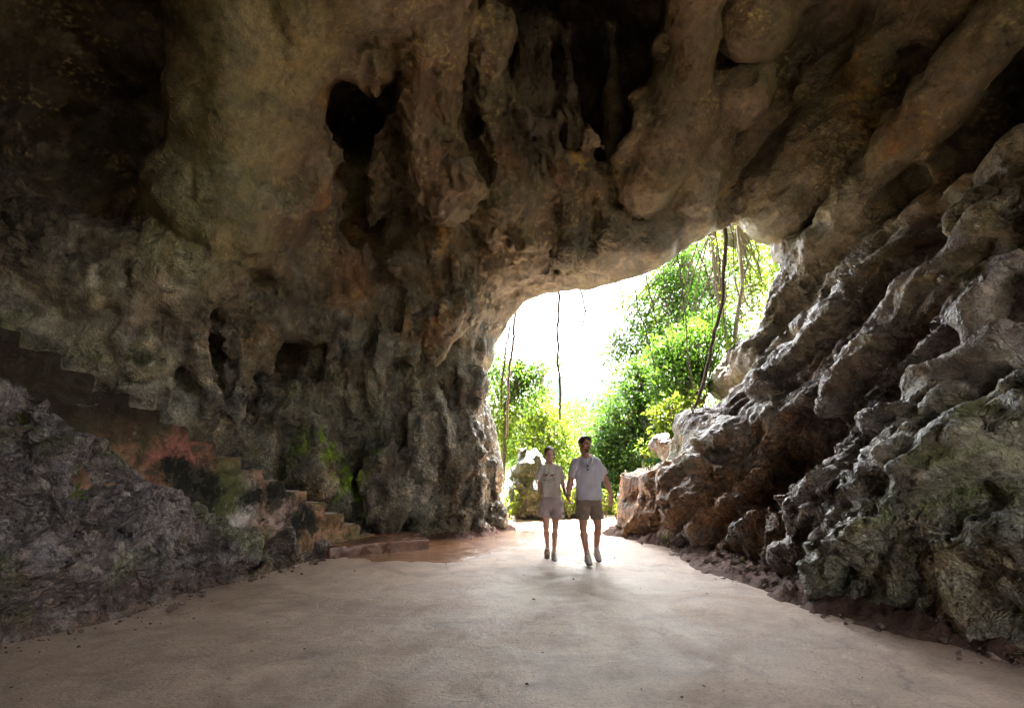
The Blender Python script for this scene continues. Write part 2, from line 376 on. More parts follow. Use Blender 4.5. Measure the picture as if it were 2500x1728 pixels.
bump_((2560, 1000, 0, .5), (2330, 1150, -.05, .5), (2160, 1330, 0, .45), (2050, 1440, .1, .35), k=.2)
bump_((2400, 1420, .1, .5), (2530, 1450, .1, .6), k=.2); bump_((1830, 1250, .1, .3), (1870, 1360, .1, .25), k=.12)
bump_((2290, 470, .45, .4), (2250, 570, .3, .3), k=.3); bump_((2180, 380, .2, .25), (2150, 480, .2, .2), k=.1)
dig((2420, 870, 0, .14), (2380, 840, 0, .1), k=.06); dig((2130, 1130, .1, .3), (2220, 1050, .1, .25), k=.15); dig((1950, 800, .1, .3), (2050, 740, .1, .25), k=.15)
dig((2350, 1040, .1, .2), (2480, 930, .1, .2), k=.1); dig((1990, 1000, .0, .2), (1900, 1130, 0, .2), k=.12)
# openings that stay dark between the masses
dig((875, 235, .9, .62), (880, 340, 1.0, .72), (868, 450, .7, .62), (880, 300, 2.4, .7), k=.12)
dig((1330, -60, .9, 1.4), (1390, 130, 1.2, 1.6), (1440, 300, 1.1, 1.15), (1400, 200, 3.0, .9), k=.2); dig((1280, 330, .5, .5), (1300, 420, .3, .35), k=.15)
dig((1150, 0, .3, .3), (1150, 220, .2, .24), (1155, 330, 0, .15), k=.12); dig((500, 850, .3, .26), (500, 850, 1.2, .3), k=.12); dig((720, 900, .4, .42), (700, 890, 1.3, .4), k=.2)
def hole(*hs):
    for x, y, r in hs: dig((x, y, -1.5, r * .85), (x, y, 1.3, r), k=.1)
hole((840, 240, .36), (862, 300, .5), (880, 370, .55), (876, 440, .55), (866, 500, .45), (858, 550, .3))
hole((1320, 60, .62), (1400, 100, .85), (1500, 100, .7), (1440, 240, .75), (1480, 330, .42), (1330, 240, .42), (1560, 40, .5), (1400, 330, .4), (1460, 300, .5), (1500, 300, .4), (1420, 300, .45), (1300, 150, .5), (1560, 180, .35))
dig((2420, 240, .6, .8), (2480, 80, .6, .8), (2270, 420, .4, .45), k=.25)
for x, y0, y1, r in ((1285, 60, 480, .15), (1340, 40, 420, .17), (1395, 60, 380, .13), (1500, 60, 380, .15)):
    bump_((x - 10, y0, 1.5, r), (x, y1, .9, r * .8), k=.12)
def tier(pts, top, k=.07):
    pg = np.array([tuple(G(x, y)[:2]) if x > 50 else (x, y) for x, y in pts]); d = poly_sd(X[:, :, 0] + 0 * Y[:, :, 0], Y[:, :, 0] + 0 * X[:, :, 0], pg).astype(np.float32)
    d = d + .10 * pn(np.stack([X[:, :, 0] + 0 * Y[:, :, 0], Y[:, :, 0] + 0 * X[:, :, 0], 0 * X[:, :, 0] + 0 * Y[:, :, 0]], -1).reshape(-1, 3) * 2.2).reshape(d.shape)
    global f; f = smax(f, -np.maximum(d[:, :, None] + .05 * Z, Z - top), k)
tier([(1522, 1300), (1590, 1312), (1680, 1338), (1790, 1350), (4.9, 9.5), (5.5, 13.3), (2.9, 13.3), (2.55, 12.4)], 1.22)
tier([(1512, 1303), (1560, 1311), (1610, 1318), (3.4, 12.0), (2.5, 12.3)], .58)
tier([(1640, 1300), (1760, 1325), (5.5, 10), (6, 13.2), (3.6, 13.2)], 1.95)
del fb
# end of features
m = np.abs(f) < .9
ii = np.argwhere(m); pp = (ii * H_GRID + np.array([BX[0], BY[0], BZ[0]])).astype(np.float32)
wr_ = sstep(1.5, 3, pp[:, 0]); wob = fbm(pp * .55, 3) * (.34 - .1 * wr_) + fbm(pp * np.array([1.6, 1.6, .8], np.float32) + 5, 2) * .12 * (1 - .7 * wr_)
near = sstep(.0, .6, np.abs(poly_sd(pp[:, 0], pp[:, 2], MO)) + np.abs(pp[:, 1] - 12.5 + .45 * pp[:, 0]) * .3)
f[m] += wob * (.25 + .75 * near)
for s in ((0, slice(None), slice(None)), (-1, slice(None), slice(None)), (slice(None), 0, slice(None)), (slice(None), -1, slice(None)), (slice(None), slice(None), 0), (slice(None), slice(None), -1)): f[s] = -.5
V, Q = nets(f, (BX[0], BY[0], BZ[0]), H_GRID)
V = smooth(V, Q, 2)
print('cave base', len(V), time.time() - T0)
def hit(px, py, fld=None):
    r = ray(px, py); ts = np.arange(2.2, 22, .04); p = np.array([0, 0, CAMZ]) + r * ts[:, None]
    k = ((p - np.array([BX[0], BY[0], BZ[0]])) / H_GRID).astype(int)
    ok = (k >= 0).all(1) & (k < np.array(f.shape)).all(1); k = np.clip(k, 0, np.array(f.shape) - 1)
    h = (f[k[:, 0], k[:, 1], k[:, 2]] > 0) & ok
    return p[np.argmax(h)] if h.any() else p[-1]
# --- finer relief: lumps, flutes, ribs and crags pushed out along the normals, then halved and pushed again
c_ = V[Q].mean(1)
outer = (np.abs(c_[:, 0]) > 10.2) | (c_[:, 2] < -.45) | (c_[:, 2] > 12.1) | (c_[:, 1] < -3.5) | (c_[:, 1] > 15.2)
Vo, Qo = V, Q[outer]; u_, Qo = cut(V, Q, outer); Vo = V[u_]; Vo_n = normals(Vo, Qo)
u_, Q = cut(V, Q, ~outer); V = V[u_]
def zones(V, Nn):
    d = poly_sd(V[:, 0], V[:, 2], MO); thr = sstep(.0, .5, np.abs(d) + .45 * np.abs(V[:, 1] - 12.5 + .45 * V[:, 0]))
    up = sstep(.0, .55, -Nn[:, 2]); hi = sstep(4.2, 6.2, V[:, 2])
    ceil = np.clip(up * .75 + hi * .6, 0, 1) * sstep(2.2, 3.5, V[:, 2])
    right = sstep(1.6, 2.8, V[:, 0] - .1 * V[:, 2]) * (1 - ceil); left = (1 - sstep(1.6, 2.8, V[:, 0])) * (1 - ceil)
    low = 1 - sstep(1.2, 2.6, V[:, 2] + .5 * pn(V * .8))
    low = np.where(V[:, 0] > 1.5, 1 - sstep(.7, 1.6, V[:, 2] + .4 * pn(V * .8)), low)
    return thr, ceil, right, left, low
ax = np.array([.58, -.62, .53]); ax /= np.linalg.norm(ax); bx = np.cross(ax, [0, 0, 1.]); bx /= np.linalg.norm(bx); cx = np.cross(ax, bx)
ROT = np.stack([ax * .27, bx * 1.2, cx * 1.2], 1).astype(np.float32)
SC_ = np.cross(ax, np.array([-.75, -.2, .62])).astype(np.float32); SC_ /= np.linalg.norm(SC_)
Nn = normals(V, Q); thr, ceil, right, left, low = zones(V, Nn)
wp = V + .35 * np.stack([pn(V * .7 + 3), pn(V * .7 + 30), pn(V * .7 + 60)], 1)
F1, F2, cid = worley(wp * np.array([.95, .95, .8], np.float32)); bul = .55 - F1
G1, G2, cid2 = worley(wp * 2.6 + 11); bul2 = .5 - G1
patch = sstep(-.15, .35, pn(V * .5 + 77))
disp = ceil * (bul * .16 * sstep(-.2, .4, pn(V * .45 + 9)) + patch * bul2 * .05 * sstep(0, .5, V[:, 0]) + .04 * fbm(V * 1.2, 2))
fl = wp * np.array([2.1, 2.1, .38], np.float32)
disp += left * ((ridge(fl, 3) - .5) * .36 + bul * .12 + (1 - low) * bul2 * .08)
far_ = 1 - sstep(9.2, 10.6, V[:, 1])
u1 = V @ SC_ * .8 + 1.1 * fbm(V * .42 + 21, 3) + .1; u1 -= np.floor(u1); s1_ = np.where(u1 < .8, u1 / .8, (1 - u1) / .2); s1_ = s1_ * s1_ * (3 - 2 * s1_)
wr = V + .8 * np.stack([pn(V * .55 + 103), pn(V * .55 + 130), pn(V * .55 + 160)], 1)
rm = .35 + 1.1 * sstep(-.35, .35, pn(V * .6 + 47))
disp += right * (far_ * .8 * (s1_ - .5) * .34 * (.6 + .6 * sstep(-.3, .3, pn(V * .5 + 3))) + (ridge(wr @ ROT * .9 + 4, 4) - .5) * .42 * rm + (_j[worley(wp @ (ROT * np.array([2.6, 1.1, 1.1], np.float32)) + 3)[2]][:, 0] - .5) * .15 + (1 - far_) * (ridge(V * np.array([2.2, 2.2, .8], np.float32), 3) - .5) * .14)
disp += low * (1 - ceil) * (1 - .6 * right) * ((ridge(wp * 1.5 + 40, 4) - .5) * .26)
V = V + Nn * (disp * (.12 + .88 * thr))[:, None]
V, Q = subdiv(V, Q); V = smooth(V, Q, 1)
Nn = normals(V, Q); thr, ceil, right, left, low = zones(V, Nn)
wp = V + .1 * np.stack([pn(V * 2.2 + 3), pn(V * 2.2 + 30), pn(V * 2.2 + 60)], 1)
G1, G2, cid = worley(wp * np.array([3.4, 3.4, 3.0], np.float32)); crk = 1 - sstep(.0, .12, G2 - G1)
facet = (_j[cid][:, 0] - .5)
patch = sstep(-.2, .4, pn(V * .6 + 177)); patch2 = sstep(-.1, .3, pn(V * 1.1 + 277))
rg = np.clip(right * (.45 + .5 * patch2) + left * .9 * (1 - .3 * patch) + low + .12 * ceil + .5 * ceil * patch2 * sstep(.2, .5, pn(V * .4 + 5)), .1, 1.2)
disp = (ridge(wp * np.array([6, 6, 1.3], np.float32) + 3, 3) - .5) * .075 * left * (1 - low * .5)
u2 = V @ SC_ * 3.4 + .7 * fbm(V * 1.1 + 61, 3); u2 -= np.floor(u2); s2_ = np.where(u2 < .78, u2 / .78, (1 - u2) / .22)
disp += right * ((s2_ - .5) * .085 * sstep(-.3, .3, pn(V * .9 + 33)) + (ridge(wp @ ROT * 2.4 + 3, 3) - .5) * .12)
disp += ceil * sstep(-4.2, -2.8, V[:, 0]) * (1 - sstep(1.2, 2.4, V[:, 0])) * sstep(5.5, 7, V[:, 1]) * (ridge(wp * np.array([4.2, 4.2, .55], np.float32) + 8, 3) - .5) * .14
disp += rg * ((ridge(wp * 4.5 + 13, 4) - .5) * .07 * (1 - .6 * right) + facet * .06 * (low * (1 - .4 * right) + right * .35 * patch) - crk * .03 * patch2 + fbm(V * 11, 3) * .018)
disp += ceil * (fbm(wp * 3.2, 3) * .03 + ((ridge(V @ ROT * 6 + 3, 3) - .5) * .02))
pit = np.clip(.16 - worley(V * 1.9 + 50)[0], 0, 1); disp -= pit * 1.1 * (.2 + .8 * patch2) * thr * (1 - ceil)
V = V + Nn * (disp * (.3 + .7 * thr))[:, None]
near = None
# --- colour of the stone: what it is made of and what grows on it, with some light and shade painted in
def blobs(pts, V, wob=.35):
    w_ = np.zeros(len(V), np.float32); n = 1 + wob * 2 * fbm(V * 2.5 + 8, 3)
    for x, y, r in pts:
        c = hit(x, y); d = np.linalg.norm((V - c) * n[:, None], axis=1); w_ = np.maximum(w_, 1 - sstep(.35 * r, 1.15 * r, d))
    return w_
def C(*c): return np.array(c, np.float32)
def lerp(a, b, t): return a + (b - a) * t[:, None]
n1 = fbm(V * .7, 4); n2 = fbm(V * 2.3 + 50, 4); n3 = fbm(V * 6 + 90, 3); fl = fbm(V * np.array([5, 5, .7], np.float32) + 2, 3)
col = lerp(C(.30, .245, .20), C(.21, .16, .115), sstep(-.4, .5, n1))
col = lerp(col, lerp(C(.33, .29, .27), C(.26, .21, .20), sstep(-.4, .4, n2)), right)
col = lerp(col, lerp(C(.25, .24, .19), C(.17, .13, .08), sstep(-.3, .5, n2)), left * .8)
col = lerp(col, C(.34, .30, .24), ceil * sstep(-.2, .5, n1 + .5 * n2) * .6)
col = lerp(col, C(.27, .27, .17), sstep(.05, .5, fbm(V * .5 + 31, 3)) * .55)
och = blobs([(2070, 190, .5), (2100, 300, .5), (2090, 250, .4), (1800, 400, .25), (1760, 480, .25), (1720, 560, .2), (1900, 600, .4), (1960, 610, .35),
             (1080, 570, .4), (1050, 700, .4), (1060, 810, .45), (1100, 620, .3), (850, 560, .6), (860, 700, .6), (830, 420, .3), (790, 240, .3), (780, 500, .35),
             (1370, 410, .3), (2250, 470, .5), (2200, 330, .4), (1860, 660, .35), (1600, 1260, .7), (1750, 1240, .6), (1880, 1180, .5), (1780, 1330, .5)], V)
col = lerp(col, lerp(C(.52, .28, .09), C(.34, .16, .06), sstep(-.3, .3, n2)), och * (.45 + .5 * sstep(-.4, .2, n3 + fl)) * (1 - .35 * ceil))
stk = sstep(.1, .45, fbm(V * np.array([1.6, 1.6, .22], np.float32) + 500, 4)) * (left + .5 * right) * sstep(-.1, .4, fbm(V * .6 + 510, 2)); col = lerp(col, C(.42, .24, .10), stk * .65)
stk = sstep(.12, .4, fbm(V * np.array([2.2, 2.2, .3], np.float32) + 600, 4)) * (left + right * .6); col = lerp(col, C(.07, .055, .045), stk * .6)
moss = blobs([(840, 1160, .55), (810, 1110, .4), (880, 1210, .35), (760, 1080, .4)], V)
moss2 = blobs([(2250, 1300, 1.1), (2400, 1250, 1.0), (2100, 1400, .8), (2450, 1050, .8), (2380, 680, .4), (1990, 1400, .5), (700, 1100, .9), (930, 1050, .7),
               (100, 800, 1.2), (300, 860, .6), (930, 780, .5), (1000, 900, .5), (650, 700, .5), (500, 300, 1.6), (560, 560, 1.0), (2080, 80, .8), (2400, 1450, .7), (2500, 560, .5)], V)
upf = sstep(-.3, .5, Nn[:, 2])
pale = blobs([(350, 720, .45), (300, 790, .3), (150, 660, .9), (90, 740, .8), (420, 700, .4), (480, 860, .3)], V)
gg = blobs([(920, 850, .7), (1000, 900, .7), (930, 1050, .7), (1040, 1050, .8), (1130, 1050, .8), (1020, 1200, .7), (1160, 900, .7)], V)
col = lerp(col, C(.42, .42, .36), gg * .7)
bs = blobs([(30, 760, .6), (110, 800, .6), (200, 850, .6), (300, 890, .6), (390, 940, .6), (470, 980, .6), (560, 1040, .6), (640, 1090, .6)], V)
col = lerp(col, C(.50, .46, .36), bs * .75)  # wall behind the steps made paler: its lit look is painted in
col = lerp(col, C(.52, .46, .40), pale * sstep(-.4, .2, n2 + n3) * .85)
olive = blobs([(640, 120, 1.3), (560, 350, 1.2), (480, 560, 1.1), (760, 60, 1.0)], V, .15); col = lerp(col, C(.48, .46, .30), olive * .8)
hollow_shade = blobs([(1400, 150, 2.2), (1300, 300, 1.2), (870, 330, 1.2), (2400, 250, 1.6), (200, 250, 2.2), (60, 480, 1.6), (1960, 120, .8)], V, .2); col = lerp(col, C(.06, .045, .03), hollow_shade * .8)  # hollows darkened: their deep shade is put into the stone colour
curt = blobs([(1050, 200, .9), (1080, 420, .8), (1240, 400, .6), (850, 650, .8)], V, .2); col = lerp(col, C(.30, .18, .12), curt * .7)
col = lerp(col, C(.14, .16, .055), moss2 * sstep(-.35, .35, n2 + n3) * (.35 + .5 * upf))
col = lerp(col, lerp(C(.18, .32, .02), C(.30, .46, .04), sstep(-.3, .3, n3)), moss * sstep(-.5, .2, n3 + n2))
dark = sstep(.1, .5, fbm(V * 1.3 + 200, 4)) * .45 * (left + right * .5)
col = col * (1 - dark)[:, None]
fleck = sstep(.30, .42, fbm(V * 15 + 5, 2)) * sstep(.12, .4, fbm(V * .9 + 300, 3)) * ceil
col = lerp(col, C(.62, .56, .30), fleck * .9)
col = lerp(col, C(.62, .57, .5), sstep(.25, .5, fbm(V * 1.7 + 400, 3)) * .35 * (1 - ceil * .5))
col *= (1 + .22 * n3)[:, None]
col *= .82
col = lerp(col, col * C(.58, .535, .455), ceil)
gold = blobs([(2070, 170, .4), (2095, 250, .45), (2120, 330, .35), (1760, 480, .25), (1720, 560, .2), (1690, 600, .2), (1400, 400, .3), (790, 240, .25), (1080, 570, .3)], V)
col = lerp(col, C(.50, .31, .11), gold * sstep(-.3, .2, n3 + fl) * .75)
rim = np.where((V[:, 0] > 2) & (V[:, 2] < 3.2), .0, 1.) * (1 - sstep(.2, 2.0, np.abs(poly_sd(V[:, 0], V[:, 2], MO)) + .5 * np.abs(V[:, 1] - 12.5 + .45 * V[:, 0]) + .4 * n1))
led = blobs([(1540, 1200, .8), (1560, 1260, .9), (1600, 1170, .8), (1650, 1230, .9), (1750, 1230, 1.), (1850, 1200, .8), (1900, 1100, .6), (1880, 1290, .6)], V)
col = lerp(col, lerp(C(.36, .19, .09), C(.22, .13, .08), sstep(-.3, .3, n2)), led * .85)
col = lerp(col, lerp(C(.36, .345, .32), C(.25, .235, .20), sstep(-.3, .4, n2)), rim * .75)
col = np.clip(col, .02, .8)
Nn = normals(V, Q); rg2 = np.clip(rg, .15, 1.2)
cc = V[Q].mean(1); cz = ceil[Q].mean(1)
cls = np.where(cz > .5, 0, np.where(cc[:, 0] < 1.7, 1, 2))
spec = [('cave_ceiling', 'brown and grey limestone roof of the cave with smooth domes and hanging curtains', 'cave ceiling'),
        ('cave_wall', 'fluted limestone wall left of the cave mouth with green patches', 'cave wall'),
        ('cave_wall', 'craggy slanting limestone wall right of the cave mouth, mossy near its foot', 'cave wall')]
for k, (nm, lb, ct) in enumerate(spec):
    u_, q_ = cut(V, Q, cls == k)
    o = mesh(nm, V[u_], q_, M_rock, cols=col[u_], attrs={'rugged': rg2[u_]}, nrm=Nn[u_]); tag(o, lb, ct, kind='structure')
o = mesh('cave_hill', Vo, Qo, M_rock, cols=np.tile([.25, .22, .17], (len(Vo), 1)), attrs={'rugged': np.ones(len(Vo))})
tag(o, 'outer bulk of the limestone hill that holds the cave', 'hill', kind='structure')
print('cave', len(V), len(Q), time.time() - T0)
#NEXT
# ------------------------------------------------------------------ floor, dirt, wet patch
def sdf_mesh(fn, lo, hi, h, sm=1):
    g = [np.arange(a, b + h, h, dtype=np.float32) for a, b in zip(lo, hi)]
    p = np.stack(np.meshgrid(*g, indexing='ij'), -1).reshape(-1, 3)
    F_ = np.concatenate([fn(p[s:s + 500000]) for s in range(0, len(p), 500000)]).reshape([len(x) for x in g]).astype(np.float32)
    for ax_ in range(3):
        sl = [slice(None)] * 3
        for e in (0, -1): sl[ax_] = e; F_[tuple(sl)] = -1
    v, q = nets(F_, lo, h); return smooth(v, q, sm), q
def grid(xs, ys):
    gx_, gy_ = np.meshgrid(xs, ys, indexing='ij'); n, m_ = len(xs), len(ys)
    v = np.stack([gx_.ravel(), gy_.ravel(), np.zeros(n * m_)], 1).astype(np.float32)
    i = np.arange(n * m_).reshape(n, m_)
    q = np.stack([i[:-1, :-1], i[1:, :-1], i[1:, 1:], i[:-1, 1:]], -1).reshape(-1, 4)
    return v, q
def fsample(p):
    k = np.round((p - np.array([BX[0], BY[0], BZ[0]])) / H_GRID).astype(int)
    for a in range(3): k[:, a] = np.clip(k[:, a], 0, f.shape[a] - 1)
    return f[k[:, 0], k[:, 1], k[:, 2]]
def mat_floor():
    m, t, b = nodes('concrete_floor'); geo = t.nodes.new('ShaderNodeNewGeometry'); pos = geo.outputs['Position']
    a = noise_n(t, .55, 6, .6, pos, .6); c = noise_n(t, 3.2, 8, .7, pos, .8); d = noise_n(t, 38, 6, .75, pos); e = noise_n(t, 150, 4, .7, pos)
    st = t.nodes.new('ShaderNodeMapping'); st.inputs['Scale'].default_value = (.5, 1.3, 1); st.inputs['Rotation'].default_value = (0, 0, .25); L(t, pos, st.inputs[0])
    s1 = noise_n(t, 1.3, 9, .72, st.outputs[0], .7)
    col_ = ramp(t, a, [(.3, (.32, .225, .17)), (.5, (.42, .31, .24)), (.7, (.35, .24, .17))])
    col_ = mixc(t, 1., col_, ramp(t, c, [(.3, .72), (.5, 1.), (.7, 1.18)]), 'MULTIPLY')
    col_ = mixc(t, 1., col_, ramp(t, s1, [(.3, .78), (.5, 1.), (.7, 1.12)]), 'MULTIPLY')
    col_ = mixc(t, 1., col_, ramp(t, d, [(.34, .45), (.46, 1.), (.7, 1.2)]), 'MULTIPLY')
    col_ = mixc(t, ramp(t, noise_n(t, 1.1, 7, .65, pos, 1.2), [(.52, 0.), (.66, .6)]), col_, (.24, .16, .115))
    cv = t.nodes.new('ShaderNodeTexVoronoi'); cv.feature = 'DISTANCE_TO_EDGE'; cv.inputs['Scale'].default_value = .55; wv = t.nodes.new('ShaderNodeTexNoise'); wv.inputs['Scale'].default_value = 1.5; wv.inputs['Detail'].default_value = 9; L(t, pos, wv.inputs['Vector'])
    va = t.nodes.new('ShaderNodeVectorMath'); va.operation = 'ADD'; L(t, pos, va.inputs[0]); L(t, wv.outputs['Color'], va.inputs[1]); L(t, va.outputs[0], cv.inputs['Vector'])
    crk_ = ramp(t, cv.outputs['Distance'], [(.0, 1.), (.012, 0.)]); crk_ = math_n(t, 'MULTIPLY', crk_, ramp(t, a, [(.45, 0.), (.6, .7)])); col_ = mixc(t, crk_, col_, (.14, .10, .08))
    col_ = mixc(t, ramp(t, noise_n(t, 85, 3, .6, pos), [(.66, 0.), (.72, .8)]), col_, (.12, .085, .065))
    L(t, col_, b.inputs['Base Color'])
    L(t, ramp(t, noise_n(t, .9, 7, .65, pos, 1.), [(.36, .30), (.5, .5), (.65, .75)]), b.inputs['Roughness'])
    h_ = math_n(t, 'ADD', math_n(t, 'MULTIPLY', d, .012), math_n(t, 'MULTIPLY', c, .022))
    h_ = math_n(t, 'ADD', h_, math_n(t, 'MULTIPLY', s1, .02)); h_ = math_n(t, 'ADD', h_, math_n(t, 'MULTIPLY', e, .003))
    bump(t, b, h_, .8, 1.); return m
M_floor = mat_floor()
v, q = grid(np.arange(-8, 8.3, .1), np.arange(-8, 16.5, .1))
v[:, 2] = .004 * fbm(v * 1.2, 3); k_ = (v[q].mean(1)[:, 1] < 12.9) | ((v[q].mean(1)[:, 0] > -.45) & (v[q].mean(1)[:, 0] < 3.2) & (v[q].mean(1)[:, 1] < 15.4)); u_, q = cut(v, q, k_); v = v[u_]
tag(mesh('path', v, q, M_floor), 'bare beige concrete path through the cave', 'path', kind='structure')
def mat_simple(name, c, rough=.8, var=.3, sc=12, bstr=.5, bd=.02, spec=.4):
    m, t, b = nodes(name); geo = t.nodes.new('ShaderNodeNewGeometry'); n_ = noise_n(t, sc, 7, .65, geo.outputs['Position'], .3)
    cc_ = mixc(t, 1., c, ramp(t, n_, [(.25, 1 - var), (.75, 1 + var)]), 'MULTIPLY'); L(t, cc_, b.inputs['Base Color'])
    b.inputs['Roughness'].default_value = rough; b.inputs['Specular IOR Level'].default_value = spec
    if bstr: bump(t, b, math_n(t, 'MULTIPLY', n_, bd), bstr, 1.)
    return m
M_dirt = mat_simple('red_earth', (.12, .06, .04), .8, .6, 22, .9, .05)
v, q = grid(np.arange(-7.4, 7.4, .045), np.arange(-3, 14.5, .045))
d_ = fsample(v + np.array([0, 0, .1], np.float32)); n_ = fbm(v * 2.1, 4)
wd = .42 + .30 * np.exp(-((v[:, 0] - 2.9) ** 2 + (v[:, 1] - 8.2) ** 2) / 1.5)
e_ = sstep(-wd, .1, d_ + .16 * n_)
v[:, 2] = -.03 + .17 * e_ + e_ * (ridge(v * 5.5, 4) - .5) * .16 + .022 * fbm(v * 12, 2)
k_ = (e_[q].max(1) > .12) & (d_[q].min(1) < .5) & (v[q][:, :, 1].mean(1) < 12.6); u_, q = cut(v, q, k_)
tag(mesh('dirt', v[u_], q, M_dirt), 'reddish earth and crumbled rock along the foot of the walls', 'dirt', kind='structure')
# wet brown patch beside the steps
def mat_wet():
    m, t, b = nodes('wet_mud'); geo = t.nodes.new('ShaderNodeNewGeometry'); pos = geo.outputs['Position']
    n_ = noise_n(t, 2.2, 7, .65, pos, .8)
    L(t, ramp(t, n_, [(.3, (.20, .085, .04)), (.55, (.30, .15, .08)), (.7, (.40, .27, .19))]), b.inputs['Base Color'])
    L(t, ramp(t, noise_n(t, 4, 6, .6, pos, .5), [(.4, .04), (.6, .2)]), b.inputs['Roughness']); b.inputs['Specular IOR Level'].default_value = .8
    st = t.nodes.new('ShaderNodeMapping'); st.inputs['Scale'].default_value = (1, 2.2, 1); L(t, pos, st.inputs[0])
    bump(t, b, math_n(t, 'MULTIPLY', noise_n(t, 6, 5, .6, st.outputs[0], 1.2), .035), .7, 1.); return m
M_wet = mat_wet()
WP = np.array([G(x, y)[:2] for x, y in ((840, 1362), (1000, 1374), (1140, 1370), (1190, 1352), (1270, 1330), (1330, 1300), (1350, 1284), (1300, 1276), (1240, 1272), (1090, 1286), (900, 1296), (780, 1320))])
v, q = grid(np.arange(-4.6, 1.6, .04), np.arange(7.5, 14.2, .04)); s_ = poly_sd(v[:, 0], v[:, 1], WP) + .3 * fbm(v * 1.6, 4)
v[:, 2] = np.clip(-s_ * .06, -.02, .009); u_, q = cut(v, q, s_[q].min(1) < .2)
tag(mesh('water', v[u_], q, M_wet), 'shallow muddy brown water spread over the path beside the steps', 'water', kind='structure')
# ------------------------------------------------------------------ steps, side wall and landing slab
SA, SB = np.array([-2.5, 9.8]), np.array([-5.0, 4.4]); sdv = (SB - SA) / np.linalg.norm(SB - SA); snv = np.array([sdv[1], -sdv[0]])
if snv[0] > 0: snv = -snv
def on_wall(px, py):
    r = ray(px, py); Mx = np.array([[r[0], -sdv[0]], [r[1], -sdv[1]]]); k, s = np.linalg.solve(Mx, SA); return s, CAMZ + k * r[2]
CR = [(1730, 1035), (1657, 990), (1582, 940), (1500, 890), (1412, 838), (1315, 792), (1213, 740), (1108, 683), (1002, 613), (874, 543), (744, 468), (603, 393), (452, 307), (292, 210), (112, 110)]
st_ = [on_wall(x * .5327, 750 + y * .5327) for x, y in CR]; st_ += [(st_[-1][0] + .33 * k, st_[-1][1] + .155 * k) for k in (1, 2, 3)]
def prism(pts, a, b, name, mat, parent=None, bev=.012):      # outline (s, z) swept from a to b across the stair
    n = len(pts); V_ = []
    for off in (a, b):
        for s, z in pts: xy = SA + sdv * s + snv * off; V_.append((xy[0], xy[1], z))
    me = bpy.data.meshes.new(name)
    me.from_pydata(V_, [], [list(range(n)), list(range(2 * n - 1, n - 1, -1))] + [[i, i + n, (i + 1) % n + n, (i + 1) % n][::-1] for i in range(n)][::1])
    me.validate(); me.materials.append(mat); o = bpy.data.objects.new(name, me); COL.objects.link(o)
    import bmesh
    bm = bmesh.new(); bm.from_mesh(me); bmesh.ops.recalc_face_normals(bm, faces=bm.faces); bm.to_mesh(me); bm.free()
    if parent: o.parent = parent
    if bev: md = o.modifiers.new('bevel', 'BEVEL'); md.width = bev; md.segments = 2; md.limit_method = 'ANGLE'
    return o
def blotch(t, pos, c, r, warp):
    s = t.nodes.new('ShaderNodeVectorMath'); s.operation = 'DISTANCE'
    a = t.nodes.new('ShaderNodeVectorMath'); a.operation = 'MULTIPLY_ADD'; a.inputs[1].default_value = (.75, .75, .75); L(t, warp, a.inputs[0]); L(t, pos, a.inputs[2])
    L(t, a.outputs[0], s.inputs[0]); s.inputs[1].default_value = tuple(np.array(c) + .375); return ramp(t, math_n(t, 'DIVIDE', s.outputs[1 if len(s.outputs) > 1 else 0], r), [(.55, 1.), (1.05, 0.)])
